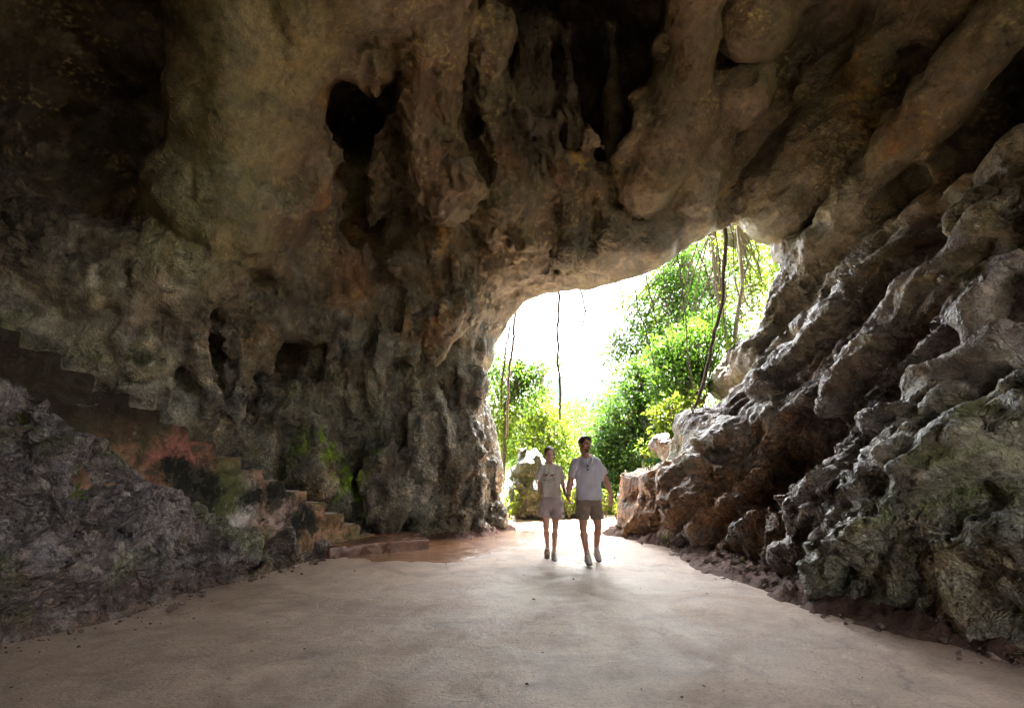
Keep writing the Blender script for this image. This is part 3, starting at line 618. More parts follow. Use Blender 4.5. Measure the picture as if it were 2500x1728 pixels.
def mat_stair():
    m, t, b = nodes('stained_plaster'); geo = t.nodes.new('ShaderNodeNewGeometry'); pos = geo.outputs['Position']
    wn = t.nodes.new('ShaderNodeTexNoise'); wn.inputs['Scale'].default_value = 4.5; wn.inputs['Detail'].default_value = 10; wn.inputs['Roughness'].default_value = .78; L(t, pos, wn.inputs['Vector']); warp = wn.outputs['Color']
    a = noise_n(t, 1.3, 8, .65, pos, .8); c = noise_n(t, 7, 9, .75, pos, .6); g_ = noise_n(t, 40, 5, .7, pos)
    col_ = ramp(t, a, [(.3, (.045, .03, .018)), (.42, (.15, .085, .04)), (.52, (.36, .20, .12)), (.62, (.28, .20, .10)), (.75, (.11, .085, .05))])
    col_ = mixc(t, ramp(t, noise_n(t, 1.7, 8, .7, pos, 1.), [(.5, 0.), (.62, .8)]), col_, (.11, .12, .04))
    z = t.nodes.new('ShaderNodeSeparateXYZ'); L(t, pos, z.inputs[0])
    up = ramp(t, math_n(t, 'MULTIPLY', z.outputs[2], .33), [(.40, 0.), (.66, .95)]); col_ = mixc(t, up, col_, (.018, .013, .009))  # upper wall darkened: mostly shade painted into the colour, with some browning
    def pw(px, py): s, zz = on_wall(px, py); xy = SA + sdv * s; return (xy[0], xy[1], zz)
    col_ = mixc(t, blotch(t, pos, pw(560, 1235), .55, warp), col_, (.50, .44, .40))
    col_ = mixc(t, blotch(t, pos, pw(690, 1265), .4, warp), col_, (.36, .25, .21))
    col_ = mixc(t, blotch(t, pos, pw(440, 1120), .42, warp), col_, (.30, .12, .09))
    col_ = mixc(t, blotch(t, pos, pw(540, 1200), .5, warp), col_, (.09, .095, .035))
    for px, py, r in ((480, 1190, .42), (500, 1220, .32), (615, 1215, .24), (675, 1205, .3), (735, 1265, .36), (760, 1285, .2), (700, 1190, .2), (650, 1268, .08), (430, 1145, .24)):
        col_ = mixc(t, blotch(t, pos, pw(px, py), r, warp), col_, (.012, .012, .009))
    col_ = mixc(t, 1., col_, ramp(t, c, [(.3, .35), (.5, 1.), (.7, 1.6)]), 'MULTIPLY'); col_ = mixc(t, ramp(t, noise_n(t, 3.2, 10, .75, pos, 1.5), [(.52, 0.), (.58, .85)]), col_, (.055, .05, .03)); col_ = mixc(t, ramp(t, noise_n(t, 2.6, 10, .8, pos, 1.), [(.60, 0.), (.66, .6)]), col_, (.34, .30, .27)); L(t, col_, b.inputs['Base Color'])
    b.inputs['Roughness'].default_value = .75; b.inputs['Specular IOR Level'].default_value = .15
    bump(t, b, math_n(t, 'ADD', math_n(t, 'MULTIPLY', c, .05), math_n(t, 'MULTIPLY', g_, .006)), .9, 1.); return m
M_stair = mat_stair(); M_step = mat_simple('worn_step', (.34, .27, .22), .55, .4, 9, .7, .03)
stair = empty('stone_staircase', (SA[0], SA[1], 0)); tag(stair, 'old concrete stairs climbing left, with a red, green and black stained side wall', 'staircase')
stair_parts = []
prof = [(st_[0][0], .05)]
for i, (s, z) in enumerate(st_): prof.append((s, z)); prof.append((st_[i + 1][0] if i + 1 < len(st_) else s + .5, z))
prof.append((prof[-1][0], -.3)); prof.append((st_[0][0], -.3)); prof = prof[1:]
pf = np.array(prof, float); sg = np.arange(pf[:, 0].min() - .1, pf[:, 0].max() + .1, .022); zg = np.arange(-.2, pf[:, 1].max() + .12, .022); ng = np.arange(-.088, .26, .022)
SS, NN_, ZZ_ = np.meshgrid(sg, ng, zg, indexing='ij'); p2d = poly_sd(SS[:, 0, :], ZZ_[:, 0, :], pf)[:, None, :]
fw = smin(-p2d + 0 * NN_, np.minimum(NN_, .17 - NN_), .015); pq_ = np.stack([SS, NN_, ZZ_], -1).reshape(-1, 3).astype(np.float32)
fw = fw + (.016 * fbm(pq_ * 4, 4) - .022 * sstep(.35, .6, fbm(pq_ * 3.1 + 9, 4))).reshape(fw.shape) - .006
for a_ in range(3):
    sl = [slice(None)] * 3
    for e in (0, -1): sl[a_] = e; fw[tuple(sl)] = -1
vw, qw = nets(fw.astype(np.float32), (sg[0], ng[0], zg[0]), .022)
vw = np.concatenate([SA[None] + vw[:, :1] * sdv[None] + vw[:, 1:2] * snv[None], vw[:, 2:]], 1)
n_w = normals(vw.astype(np.float32), qw); ctr = (n_w[:, :2] @ snv)[np.argmin(np.abs(vw[:, 2] - 1))]
if sdv[0] * snv[1] - sdv[1] * snv[0] < 0: pass
else: qw = qw[:, ::-1]
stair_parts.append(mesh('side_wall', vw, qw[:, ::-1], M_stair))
for i, (s, z) in enumerate(st_):
    s1 = st_[i + 1][0] if i + 1 < len(st_) else s + .5
    stair_parts.append(prism([(s + .004, z - .003), (s1 + .05, z - .003), (s1 + .05, z - .35), (s + .004, z - .35)], .162, 1.25, 'step', M_step))
for o in stair_parts: o.parent = stair; o.matrix_parent_inverse = Matrix.Translation((-SA[0], -SA[1], 0))
# the low landing slab, wet on top
c0, c1_ = G(804, 1334, .18), G(1050, 1315, .18); bk = np.array([-.55, 1.35, 0]); off0 = np.array([-.5, .3, 0])
pl = np.array([c0, c1_, c1_ + bk * .75, c0 + bk * 1.1 + off0 * .3, c0 + off0])
def slab_fn(p):
    d = poly_sd(p[:, 0].astype(float), p[:, 1].astype(float), pl[:, :2]); return np.minimum(-d - .01, .175 - p[:, 2]) + .012 * fbm(p * 7, 3) - .03 * sstep(.3, .55, fbm(p * 4 + 9, 3))
v, q = sdf_mesh(slab_fn, pl.min(0) * [1, 1, 0] - [.15, .15, .12], pl.max(0) * [1, 1, 0] + [.15, .15, .26], .022)
o = mesh('landing_slab', v, q, mat_simple('wet_slab', (.17, .08, .05), .25, .6, 5, .8, .03, spec=.7))
tag(o, 'low wet brown concrete slab at the bottom of the stairs', 'slab')
# ------------------------------------------------------------------ slope of broken rock in front of the stairs
foot = [G(*p_) for p_ in ((-1500, 2100), (-400, 1700), (0, 1578), (130, 1545), (266, 1514), (373, 1480), (480, 1437), (586, 1420), (693, 1386), (800, 1358), (830, 1352))]
def onw3(px, py): s, z = on_wall(px, py); xy = SA + sdv * s; return np.array([xy[0], xy[1], z])
junc = [np.array([-6.5, -1.0, 3.4]), np.array([-5.9, 2.0, 2.6]), onw3(0, 930), onw3(100, 975), onw3(200, 1050), onw3(320, 1135), onw3(430, 1235), onw3(530, 1300), onw3(640, 1335), onw3(790, 1350), onw3(815, 1352)]
nu, nv = 420, 130
U = np.linspace(0, 1, nu); tt = np.linspace(0, len(foot) - 1, nu)
def lerp_list(L_, t_): L_ = np.array(L_); i_ = np.clip(t_.astype(int), 0, len(L_) - 2); fr = (t_ - i_)[:, None]; return L_[i_] * (1 - fr) + L_[i_ + 1] * fr
FA, JA = lerp_list(foot, tt), lerp_list(junc, tt); w_ = np.linspace(-.06, 1.16, nv)
vv = FA[:, None] * (1 - w_[None, :, None]) + JA[:, None] * w_[None, :, None]
vv[:, :, 2] = np.where(w_[None] > 1, JA[:, None, 2] - (w_[None] - 1) * 2.5, vv[:, :, 2] + .06 * np.sin(np.clip(w_[None], 0, 1) * np.pi))
vv = vv.reshape(-1, 3).astype(np.float32); i = np.arange(nu * nv).reshape(nu, nv)
qq = np.stack([i[:-1, :-1], i[1:, :-1], i[1:, 1:], i[:-1, 1:]], -1).reshape(-1, 4)
Nn = normals(vv, qq)
if Nn[:, 2].mean() < 0: qq = qq[:, ::-1]; Nn = -Nn
ww = np.tile(w_, nu); am = sstep(-.06, .2, ww) * (1 - .6 * sstep(.75, 1., ww))
ns = np.array([.55, 1, 1.3], np.float32); wq = vv + .3 * np.stack([pn(vv * 1.1 + 3), pn(vv * 1.1 + 30), pn(vv * 1.1 + 60)], 1)
G1, G2, cid = worley(wq * 1.9)
vv = vv + Nn * (am * ((ridge(wq * ns * .9 + 7, 4) - .46) * .70 + (_j[cid][:, 0] - .42) * .30 + (.4 - G1) * .22))[:, None]
Nn = normals(vv, qq); G1, G2, cid = worley(wq * 5.2); vv = vv + Nn * (am * ((ridge(wq * 4, 4) - .5) * .10 + (_j[cid][:, 1] - .5) * .08 + fbm(vv * 12, 3) * .014))[:, None]
n1 = fbm(vv * 1.4 + 3, 4); n2 = fbm(vv * 5 + 3, 3)
cs = lerp(C(.27, .23, .235), C(.15, .125, .125), sstep(-.4, .4, n1)); cs = lerp(cs, C(.16, .19, .07), sstep(.05, .4, fbm(vv * 1.1 + 70, 4)) * .6)
cs = lerp(cs, C(.16, .09, .06), sstep(.25, -.05, ww + .12 * n1) * .8); cs = lerp(cs, C(.40, .37, .35), sstep(.15, .5, n2 + .3 * n1) * .4)
cs = lerp(cs, C(.12, .075, .045), sstep(.6, .9, np.repeat(U, nv)) * .6) * .82
o = mesh('rock_slope', vv, qq, M_rock, cols=np.clip(cs, .02, .8), attrs={'rugged': np.full(len(vv), .9)})
tag(o, 'purplish grey slope of broken rock in front of the stairs', 'rock slope', kind='structure')
print('floor and stairs', time.time() - T0)
# ------------------------------------------------------------------ outside: ground, mountain, stones, trees, hanging stems
def ter(x, y):
    h = .62 * np.clip(x - 4.4, 0, 11) * sstep(12.5, 15, y) + .45 * np.clip(-1.6 - x, 0, 12) * sstep(13.5, 17, y) + .06 * pn(np.stack([x, y, y * 0], -1).reshape(-1, 3) * .6).reshape(np.shape(x))
    return h * (1 - sstep(30, 80, y)) - .02 - sstep(40, 200, y) * 6
g_ = np.concatenate([-np.geomspace(3000, 12, 26), np.arange(-11, 20, .5), np.geomspace(20, 3000, 26)])
gy_ = np.concatenate([-np.geomspace(3000, 12, 18), np.arange(-11, 36, .5), np.geomspace(36, 3000, 30)])
v, q = grid(g_, gy_); v[:, 2] = ter(v[:, 0], v[:, 1])
inn = (np.abs(v[:, 0]) < 10) & (v[:, 1] > -9) & (v[:, 1] < 12.6); v[inn, 2] = -.08
M_ground = mat_simple('forest_earth', (.10, .085, .045), .9, .5, 3, .8, .1)
tag(mesh('ground', v, q, M_ground), 'earth and leaf litter outside the cave', 'ground', kind='structure')
def leaf_mat(name, base, trans, mix=.5, rough=.45):
    m, t, b = nodes(name); at = t.nodes.new('ShaderNodeAttribute'); at.attribute_name = 'tint'
    L(t, mixc(t, 1., base, at.outputs['Color'], 'MULTIPLY'), b.inputs['Base Color']); b.inputs['Roughness'].default_value = rough; b.inputs['Specular IOR Level'].default_value = .3
    tr = t.nodes.new('ShaderNodeBsdfTranslucent'); L(t, mixc(t, 1., trans, at.outputs['Color'], 'MULTIPLY'), tr.inputs[0])
    mx = t.nodes.new('ShaderNodeMixShader'); mx.inputs[0].default_value = mix; L(t, b.outputs[0], mx.inputs[1]); L(t, tr.outputs[0], mx.inputs[2])
    L(t, mx.outputs[0], t.nodes['Material Output'].inputs[0]); return m
M_leaf = leaf_mat('green_leaf', (.036, .085, .016), (.075, .18, .014)); M_leaf2 = leaf_mat('lime_leaf', (.07, .12, .014), (.16, .25, .018), .5)
M_leaf3 = leaf_mat('dark_leaf', (.032, .075, .018), (.065, .155, .014), .45)
M_bark = mat_simple('bark', (.14, .10, .075), .9, .4, 20, .9, .03); M_bark2 = mat_simple('pale_bark', (.30, .27, .20), .85, .35, 14, .8, .02)
M_vine = mat_simple('vine_stem', (.11, .075, .055), .8, .4, 30, .6, .01)
rs = np.random.RandomState(3)
def leaf_cloud(pts, size, wd=.42, droop=.3, big=False, tint=.35):
    n = len(pts); d = rs.normal(size=(n, 3)); d[:, 2] -= droop; d /= np.linalg.norm(d, axis=1)[:, None]
    up = rs.normal(size=(n, 3)) * .55; up[:, 2] += .8; s = np.cross(d, up); s /= np.maximum(np.linalg.norm(s, axis=1), .01)[:, None]; nn = np.cross(s, d)
    L_ = (size * rs.uniform(.6, 1.35, n))[:, None]; w = L_ * wd * .5
    t = rs.uniform(1 - tint, 1 + tint, (n, 1)) * (1 + np.stack([rs.uniform(-.1, .5, n), rs.uniform(-.05, .1, n), rs.uniform(-.3, .3, n)], 1) * .7)
    if big:
        V_ = np.stack([pts, pts + d * L_ * .3 + s * w * .9 + nn * w * .25, pts + d * L_ * .7 + s * w * .7 + nn * w * .2 - nn * L_ * .04, pts + d * L_ - nn * L_ * .1,
                       pts + d * L_ * .7 - s * w * .7 + nn * w * .2 - nn * L_ * .04, pts + d * L_ * .3 - s * w * .9 + nn * w * .25], 1)
        b = np.arange(n)[:, None] * 6; q = np.concatenate([b + [0, 1, 2, 3], b + [0, 3, 4, 5]])
        return V_.reshape(-1, 3), q, np.repeat(t, 6, 0)
    V_ = np.stack([pts, pts + d * L_ * .45 + s * w, pts + d * L_ - nn * L_ * .08, pts + d * L_ * .45 - s * w], 1)
    return V_.reshape(-1, 3), np.arange(4 * n).reshape(n, 4), np.repeat(t, 4, 0)
class Tubes:
    def __init__(s): s.v = []; s.q = []; s.n = 0
    def add(s, pts, radii, k=6):
        pts = np.array(pts, float); n = len(pts); T = np.gradient(pts, axis=0); T /= np.maximum(np.linalg.norm(T, axis=1), 1e-6)[:, None]
        ref = np.array([0, 1, 0]) if abs(T[0][1]) < .8 else np.array([1, 0, 0]); A = np.cross(T, ref); A /= np.linalg.norm(A, axis=1)[:, None]; B = np.cross(T, A)
        an = np.arange(k) * 2 * np.pi / k; r = np.broadcast_to(radii, (n,))[:, None, None]
        V_ = pts[:, None] + r * (A[:, None] * np.cos(an)[None, :, None] + B[:, None] * np.sin(an)[None, :, None])
        i = np.arange(n * k).reshape(n, k) + s.n; j = np.roll(i, -1, 1)
        s.v.append(V_.reshape(-1, 3)); s.q.append(np.stack([i[:-1], j[:-1], j[1:], i[1:]], -1).reshape(-1, 4)[:, ::-1]); s.n += n * k
    def build(s, name, mat, parent=None): return mesh(name, np.concatenate(s.v), np.concatenate(s.q), mat, parent)
def curve(pts, n=14, wig=0.):                                # smooth line through points
    pts = np.array(pts, float); m_ = len(pts); t = np.linspace(0, m_ - 1, n); i = np.clip(t.astype(int), 0, m_ - 2); u = (t - i)[:, None]
    p0, p1, p2, p3 = pts[np.maximum(i - 1, 0)], pts[i], pts[i + 1], pts[np.minimum(i + 2, m_ - 1)]
    c = .5 * (2 * p1 + (p2 - p0) * u + (2 * p0 - 5 * p1 + 4 * p2 - p3) * u ** 2 + (-p0 + 3 * p1 - 3 * p2 + p3) * u ** 3)
    if wig: w_ = np.cumsum(rs.normal(size=c.shape), 0); w_ -= np.linspace(0, 1, n)[:, None] * w_[-1]; c = c + w_ * wig
    return c
def plant(name, label, cat, trunk, tr, crowns, size, mat, bark=None, group=None, big=False, n_leaf=40, spread=.28, shell=.55, droop=.3, limbs=.35, wd=.42, parts=('trunk', 'crown')):
    """trunk: world points; crowns: (centre, radii, clusters)"""
    trunk = np.array(trunk, float); root = empty(name, tuple(trunk[0])); tag(root, label, cat, group)
    tb = Tubes(); tc = curve(trunk, 16, tr * .25); tb.add(tc - trunk[0], np.linspace(tr, tr * .4, 16), 8); P_ = []
    for c, r, n in crowns:
        d = rs.normal(size=(n, 3)); d /= np.linalg.norm(d, axis=1)[:, None]; k = c + d * np.array(r) * (rs.uniform(0, 1, (n, 1)) ** (1 / 3) * (1 - shell) + shell * rs.uniform(.75, 1.1, (n, 1)))
        for j in range(n):
            m_ = max(3, int(n_leaf * rs.uniform(.4, 1.6))); sp = spread * rs.uniform(.6, 1.3)
            P_.append(k[j] + rs.normal(size=(m_, 3)) * sp * np.array([1, 1, .75]))
            if rs.rand() < limbs:
                a = tc[rs.randint(5, 16)]; mid = (a + k[j]) / 2 + np.array([0, 0, .12 * np.linalg.norm(k[j] - a)]) * rs.uniform(-.3, 1)
                tb.add(curve([a, mid, k[j]], 7, .03) - trunk[0], np.linspace(tr * .32, .008, 7), 5)
    tb.build(parts[0], bark or M_bark, root)
    if P_:
        Pp = np.concatenate(P_) - trunk[0]; v, q, t = leaf_cloud(Pp, size, wd, droop, big); mesh(parts[1], v, q, mat, root, cols=t, smooth_=False)
    return root
def E(px, py, Y_, rx, ry, n, deep=1.): s_ = Y_ / 1220; return (P(px, py, Y_), (rx * s_, rx * s_ * deep, ry * s_), n)
def foot_of(px, Y_): p = P(px, 1000, Y_); return np.array([p[0], p[1], float(ter(np.array([p[0]]), np.array([p[1]]))[0]) - .1])
FG = 'trees standing outside the cave mouth'
plant('ivy_clad_tree', 'tall cone of creepers smothering a tree, right behind the man', 'tree', [foot_of(1570, 17), P(1565, 1050, 17), P(1560, 900, 17)], .2,
      [E(1562, 940, 17, 52, 62, 50), E(1545, 1020, 17, 88, 80, 110), E(1570, 1110, 17, 120, 80, 150), E(1540, 1190, 16.5, 90, 60, 90), E(1470, 1100, 17, 40, 70, 60), E(1610, 990, 17, 60, 90, 60)], .12, M_leaf3, n_leaf=60, spread=.2, shell=.8, limbs=.1, group=FG)
plant('forest_tree', 'airy small leaved tree high under the arch, left of the pale trunk', 'tree', [foot_of(1705, 20), P(1700, 900, 20), P(1680, 740, 20), P(1672, 600, 20)], .16,
      [E(1660, 660, 20, 70, 60, 70), E(1620, 740, 20, 70, 90, 80), E(1700, 760, 20, 60, 90, 80), E(1570, 840, 20, 60, 60, 60), E(1680, 600, 20, 60, 40, 26), E(1530, 780, 20, 34, 70, 34), E(1500, 870, 20, 34, 50, 40), E(1640, 860, 20, 60, 60, 50)], .13, M_leaf, n_leaf=52, spread=.3, limbs=.25, group=FG)
plant('forest_tree', 'tree with a dark bare trunk rising beside the thick hanging liana', 'tree', [foot_of(1785, 17), P(1778, 850, 17), P(1752, 720, 17), P(1741, 620, 17), P(1736, 500, 17)], .10,
      [E(1740, 620, 18, 70, 60, 46), E(1790, 680, 18, 60, 60, 50), E(1720, 560, 18, 70, 40, 40), E(1725, 740, 18, 60, 60, 60), E(1650, 830, 18, 60, 50, 40)], .12, M_leaf3, n_leaf=38, spread=.28, limbs=.25, group=FG)
plant('forest_tree', 'tree with a straight pale trunk near the right edge of the cave mouth', 'tree', [foot_of(1800, 15), P(1796, 870, 15), P(1800, 760, 15), P(1812, 680, 15), P(1801, 560, 15), P(1800, 480, 15)], .10,
      [E(1850, 640, 15.5, 45, 60, 34), E(1840, 720, 15.5, 50, 60, 44), E(1800, 600, 16, 50, 40, 24)], .12, M_leaf2, M_bark2, n_leaf=32, spread=.24, limbs=.4, group=FG)
plant('broad_leaved_tree', 'bright green bushy tree below the arch, right of the creeper cone', 'tree', [foot_of(1710, 15), P(1700, 980, 15), P(1690, 850, 15)], .09,
      [E(1690, 850, 15, 70, 60, 70), E(1745, 800, 15.4, 45, 50, 40), E(1650, 930, 15, 60, 60, 60), E(1620, 860, 15.5, 40, 50, 26)], .17, M_leaf, n_leaf=26, spread=.2, big=True, limbs=.4, wd=.36, group=FG)
plant('young_tree', 'lime green sapling leaning out over the rock ledge', 'tree', [foot_of(1700, 13.6), P(1680, 1100, 13.6), P(1640, 1000, 13.6)], .05,
      [E(1640, 1000, 13.6, 40, 40, 26), E(1650, 1060, 13.6, 45, 36, 26), E(1600, 1085, 13.8, 34, 26, 14), E(1690, 980, 13.8, 30, 30, 12)], .14, M_leaf2, n_leaf=24, spread=.14, big=True, limbs=.6, group=FG)
plant('forest_tree', 'leafy tree filling the left side of the cave mouth', 'tree', [foot_of(1225, 17), P(1235, 1000, 17), P(1258, 930, 17), P(1264, 880, 17)], .07,
      [E(1205, 900, 17, 28, 50, 24), E(1240, 930, 17, 55, 60, 60), E(1340, 893, 17, 42, 14, 22), E(1290, 910, 17, 34, 22, 24), E(1280, 960, 17.4, 45, 40, 40)], .12, M_leaf, n_leaf=30, spread=.2, limbs=.5, group=FG)
plant('forest_tree', 'yellow green thicket tree behind the woman, left of the gap in the woods', 'tree', [foot_of(1300, 19), P(1300, 1080, 19), P(1300, 1000, 19)], .1,
      [E(1290, 1010, 19, 60, 44, 60), E(1340, 1050, 19, 55, 46, 60), E(1260, 1070, 18, 60, 50, 60), E(1370, 1110, 19, 50, 40, 44), E(1220, 1010, 17, 34, 60, 40)], .15, M_leaf2, n_leaf=36, spread=.26, limbs=.2, group=FG)
plant('broken_trunk', 'thick broken trunk wrapped in leaves, standing against the pale sky', 'tree', [foot_of(1305, 21), P(1308, 1010, 21), P(1318, 950, 21), P(1323, 908, 21)], .26,
      [E(1306, 955, 20.8, 20, 14, 9), E(1330, 965, 20.8, 20, 16, 9), E(1312, 990, 20.8, 26, 20, 12)], .12, M_leaf, n_leaf=30, spread=.16, limbs=0, group=FG)
for px, py, Y_, rx, ry, n, lb in ((1395, 1010, 55, 34, 34, 46, 'far pale round tree in the gap left of the creeper cone'), (1440, 1060, 42, 36, 40, 50, 'middle distance tree partly behind the creeper cone'),
                                  (1360, 1075, 48, 34, 30, 40, 'far low tree right above the woman'), (1330, 1030, 60, 28, 22, 30, 'farthest tree beside the broken trunk')):
    s_ = Y_ / 1220; plant('distant_tree', lb, 'tree', [foot_of(px, Y_), P(px, py + ry, Y_), P(px, py, Y_)], .3, [E(px, py, Y_, rx, ry, n), E(px - rx * .5, py + ry, Y_, rx, ry, n // 2)], .3, M_leaf, n_leaf=30, spread=.55, limbs=.1, group='distant trees')
# woods further back on the slope: one mass nobody could count
Pm = []
for px, py, Y_, rx, ry, n in ((1800, 740, 27, 150, 170, 420), (1660, 800, 27, 90, 130, 170), (1700, 930, 25, 120, 110, 190), (1860, 620, 24, 60, 60, 60), (1600, 1090, 24, 160, 90, 200), (1230, 1000, 26, 60, 110, 110), (1330, 1120, 30, 150, 34, 160), (1470, 1140, 28, 90, 60, 110), (1410, 1130, 60, 80, 26, 60)):
    c, r, _ = E(px, py, Y_, rx, ry, 1); k = c + rs.uniform(-1, 1, (n, 3)) * np.array(r)
    for j in range(n): Pm.append(k[j] + rs.normal(size=(30, 3)) * .36)
v, q, t = leaf_cloud(np.concatenate(Pm), .19, .45, .3); tag(mesh('woodland', v, q, M_leaf, cols=t, smooth_=False), 'tangled green woods on the slope beyond the cave', 'woods', kind='stuff')
# low growth
xy = np.stack([rs.uniform(-5, 9, 900), rs.uniform(12.9, 21, 900)], 1)
gap = (xy[:, 0] > -.2 - .12 * (xy[:, 1] - 13)) & (xy[:, 0] < 3.1) & (xy[:, 1] < 15.2); xy = xy[~gap]
Pm = [np.array([x, y, float(z)]) + np.abs(rs.normal(size=(16, 3))) * np.array([.12, .12, rs.uniform(.08, .35)]) for (x, y), z in zip(xy, ter(xy[:, 0], xy[:, 1]))]
v, q, t = leaf_cloud(np.concatenate(Pm), .13, .5, -.1, big=True); tag(mesh('undergrowth', v, q, M_leaf2, cols=t, smooth_=False), 'low leafy growth beside the path outside', 'undergrowth', kind='stuff')
def herb(px, py, Y_, h, n, size, label, mat=None, name='leafy_plant', ground=None, stems=4, group='plants at the cave mouth', lean=(0, 0)):
    b = P(px, py, Y_) if ground is None else ground; root = empty(name, tuple(b)); tag(root, label, 'plant', group); tb = Tubes(); pts = []
    for k in range(stems):
        a = rs.uniform(0, 6.28); top = np.array([math.cos(a) * h * .3 + lean[0], math.sin(a) * h * .3 + lean[1], h * rs.uniform(.7, 1.05)])
        c = curve([np.zeros(3), top * .5 + np.array([0, 0, h * .08]), top], 8); tb.add(c, np.linspace(.012, .004, 8) * min(1.4, h + .4), 5)
        for j in rs.uniform(1.5, 7, n // stems): i_ = int(j); pts.append(c[i_] + (c[min(i_ + 1, 7)] - c[i_]) * (j - i_) + rs.normal(size=3) * .012)
    tb.build('stem', M_vine, root); v, q, t = leaf_cloud(np.array(pts), size, .42, .25, big=True); mesh('leaves', v, q, mat or M_leaf2, root, cols=t, smooth_=False); return root
Gp = lambda px, py: G(px, py)
for px, py, h, n, s_, lb in ((1330, 1268, .9, 420, .12, 'dense bush between the tall stone and the woman'), (1288, 1262, 1.35, 620, .12, 'tall leafy shrub covering the front of the tall stone'), (1390, 1266, .8, 420, .11, 'bush over the low boulder between the couple'), (1248, 1272, .55, 70, .13, 'low leafy plant against the rock at the left foot of the mouth'), (1262, 1270, 1.05, 60, .15, 'slender yellow green plant in front of the tall stone'), (1301, 1266, 1.1, 110, .14, 'bushy broad leaved plant left of the woman'),
                              (1283, 1268, .4, 60, .1, 'small fern like clump at the foot of the tall stone'), (1275, 1215, .5, 40, .12, 'thin plant halfway up beside the tall stone')):
    g0 = Gp(px, py) if py > 1240 else P(px, py, 14.2); herb(0, 0, 0, h, n, s_, lb, ground=g0, stems=22 if n > 300 else 4)
for px, py, h, n, s_, lb in ((1480, 1262, .8, 120, .12, 'bush right of the man beside the path'), (1505, 1268, .6, 90, .11, 'low bush against the end of the rock ledge'), (1445, 1266, .5, 70, .1, 'small bush seen between the two stones and the man')):
    herb(0, 0, 0, h, n, s_, lb, ground=Gp(px, py), stems=7)
# mossy stones beside the path
def stone(name, lb, c, rad, seed, col1, col2, h=.05, group=None):
    c = np.array(c); rad = np.array(rad)
    def fn(p):
        d = (p - c) / rad; r_ = (np.abs(d) ** 2.6).sum(1) ** (1 / 2.6)
        return (1 - r_) * rad.min() + .16 * rad.min() * 2 * fbm(p * 1.6 / rad.mean() + seed, 4) + .05 * rad.min() * fbm(p * np.array([8, 8, 2]) / rad.mean() + seed, 2)
    v, q = sdf_mesh(fn, c - rad * 1.35, c + rad * 1.35, h); n_ = normals(v, q); v = v + n_ * ((ridge(v * 4, 3) - .5) * .05 * rad.mean())[:, None]
    cl = lerp(C(*col1), C(*col2), sstep(-.3, .3, fbm(v * 3 + seed, 4))); o = mesh(name, v - c.astype(np.float32), q, M_rock, cols=cl, attrs={'rugged': np.full(len(v), .8)}); o.location = tuple(c); tag(o, lb, 'rock', group); return o
s1 = G(1296, 1274); stone('tall_stone', 'tall mossy green stone beside the left edge of the mouth', s1 + [0, .9, .75], (.52, .5, .95), 3, (.03, .04, .015), (.065, .065, .035))
s2 = G(1395, 1270); stone('boulder', 'low greenish boulder behind the couple', s2 + [0, 1.0, .42], (.62, .5, .55), 9, (.03, .04, .015), (.065, .065, .035))
# hanging stems
VG = 'vines hanging in the cave mouth'
def vine(lb, pts, r, leafy=0, Y_=12.6, size=.07, up=.8, mat=None):
    r = r * 1.6 + .012 if pts[-1][0] < 1500 or r > .02 else r * 1.1 + .006
    w0 = [P(x, y, Y_) for x, y in pts]; w0 = [w0[0] + np.array([0, .25, up])] + w0; root = empty('hanging_vine', tuple(w0[0])); tag(root, lb, 'vine', VG)
    c = curve(w0, 30, r * .35 + .004) - w0[0]; tb = Tubes(); tb.add(c, np.linspace(r, r * .75, 30), 6)
    for _ in range(2 if leafy else 0): i_ = rs.randint(10, 28); e_ = c[i_] + rs.normal(size=3) * .25 - [0, 0, .3]; tb.add(curve([c[i_], (c[i_] + e_) / 2 + [.06, 0, .05], e_], 6), np.linspace(r * .6, .004, 6), 5)
    tb.build('stem', M_vine, root)
    if leafy: k = rs.randint(6, 30, leafy); v, q, t = leaf_cloud(c[k] + rs.normal(size=(leafy, 3)) * .08, size, .55, .4, big=True); mesh('leaves', v, q, mat or M_leaf2, root, cols=t, smooth_=False)
vine('bare purplish vine hanging alone in the middle of the white sky', [(1362, 716), (1365, 800), (1364, 880), (1368, 960), (1367, 1024)], .014)
vine('short kinked vine with a leafy tip, right of the bare one', [(1411, 712), (1424, 742), (1421, 790), (1417, 830)], .009, 36, size=.05)
vine('faint wispy vine left of the bare one', [(1332, 725), (1327, 765), (1318, 800), (1311, 828)], .006, 20, size=.045)
vine('thick dark liana slanting down to the rock ledge on the right', [(1771, 570), (1764, 640), (1752, 710), (1741, 780), (1733, 850), (1712, 930), (1690, 1000), (1670, 1066)], .026, 0, 11.9)
vine('long thin vine left of the thick liana', [(1656, 640), (1664, 720), (1671, 800), (1679, 870), (1692, 950)], .014)
vine('slanting vine at the left edge of the leafy part', [(1545, 684), (1553, 720), (1566, 770), (1588, 850), (1597, 900)], .012, 20)
vine('leafy vine beside the slanting one', [(1580, 672), (1588, 710), (1598, 760), (1604, 800)], .014, 80, size=.08)
vine('vine curling to the left with scattered leaves', [(1512, 692), (1520, 730), (1507, 780), (1497, 820), (1503, 850)], .008, 60, size=.06)
vine('thin vine between the dark trunk and the thick liana', [(1751, 580), (1757, 650), (1764, 740), (1770, 830), (1774, 900)], .012, 24)
vine('thin vine just left of the pale trunk', [(1787, 575), (1791, 640), (1795, 690), (1808, 740), (1812, 790)], .009)
vine('short vine close to the right edge of the mouth', [(1849, 612), (1853, 650), (1859, 684)], .010, 10)
vine('vine down the left edge of the mouth', [(1238, 815), (1234, 870), (1229, 930), (1224, 1000)], .010, 10, 13.2)
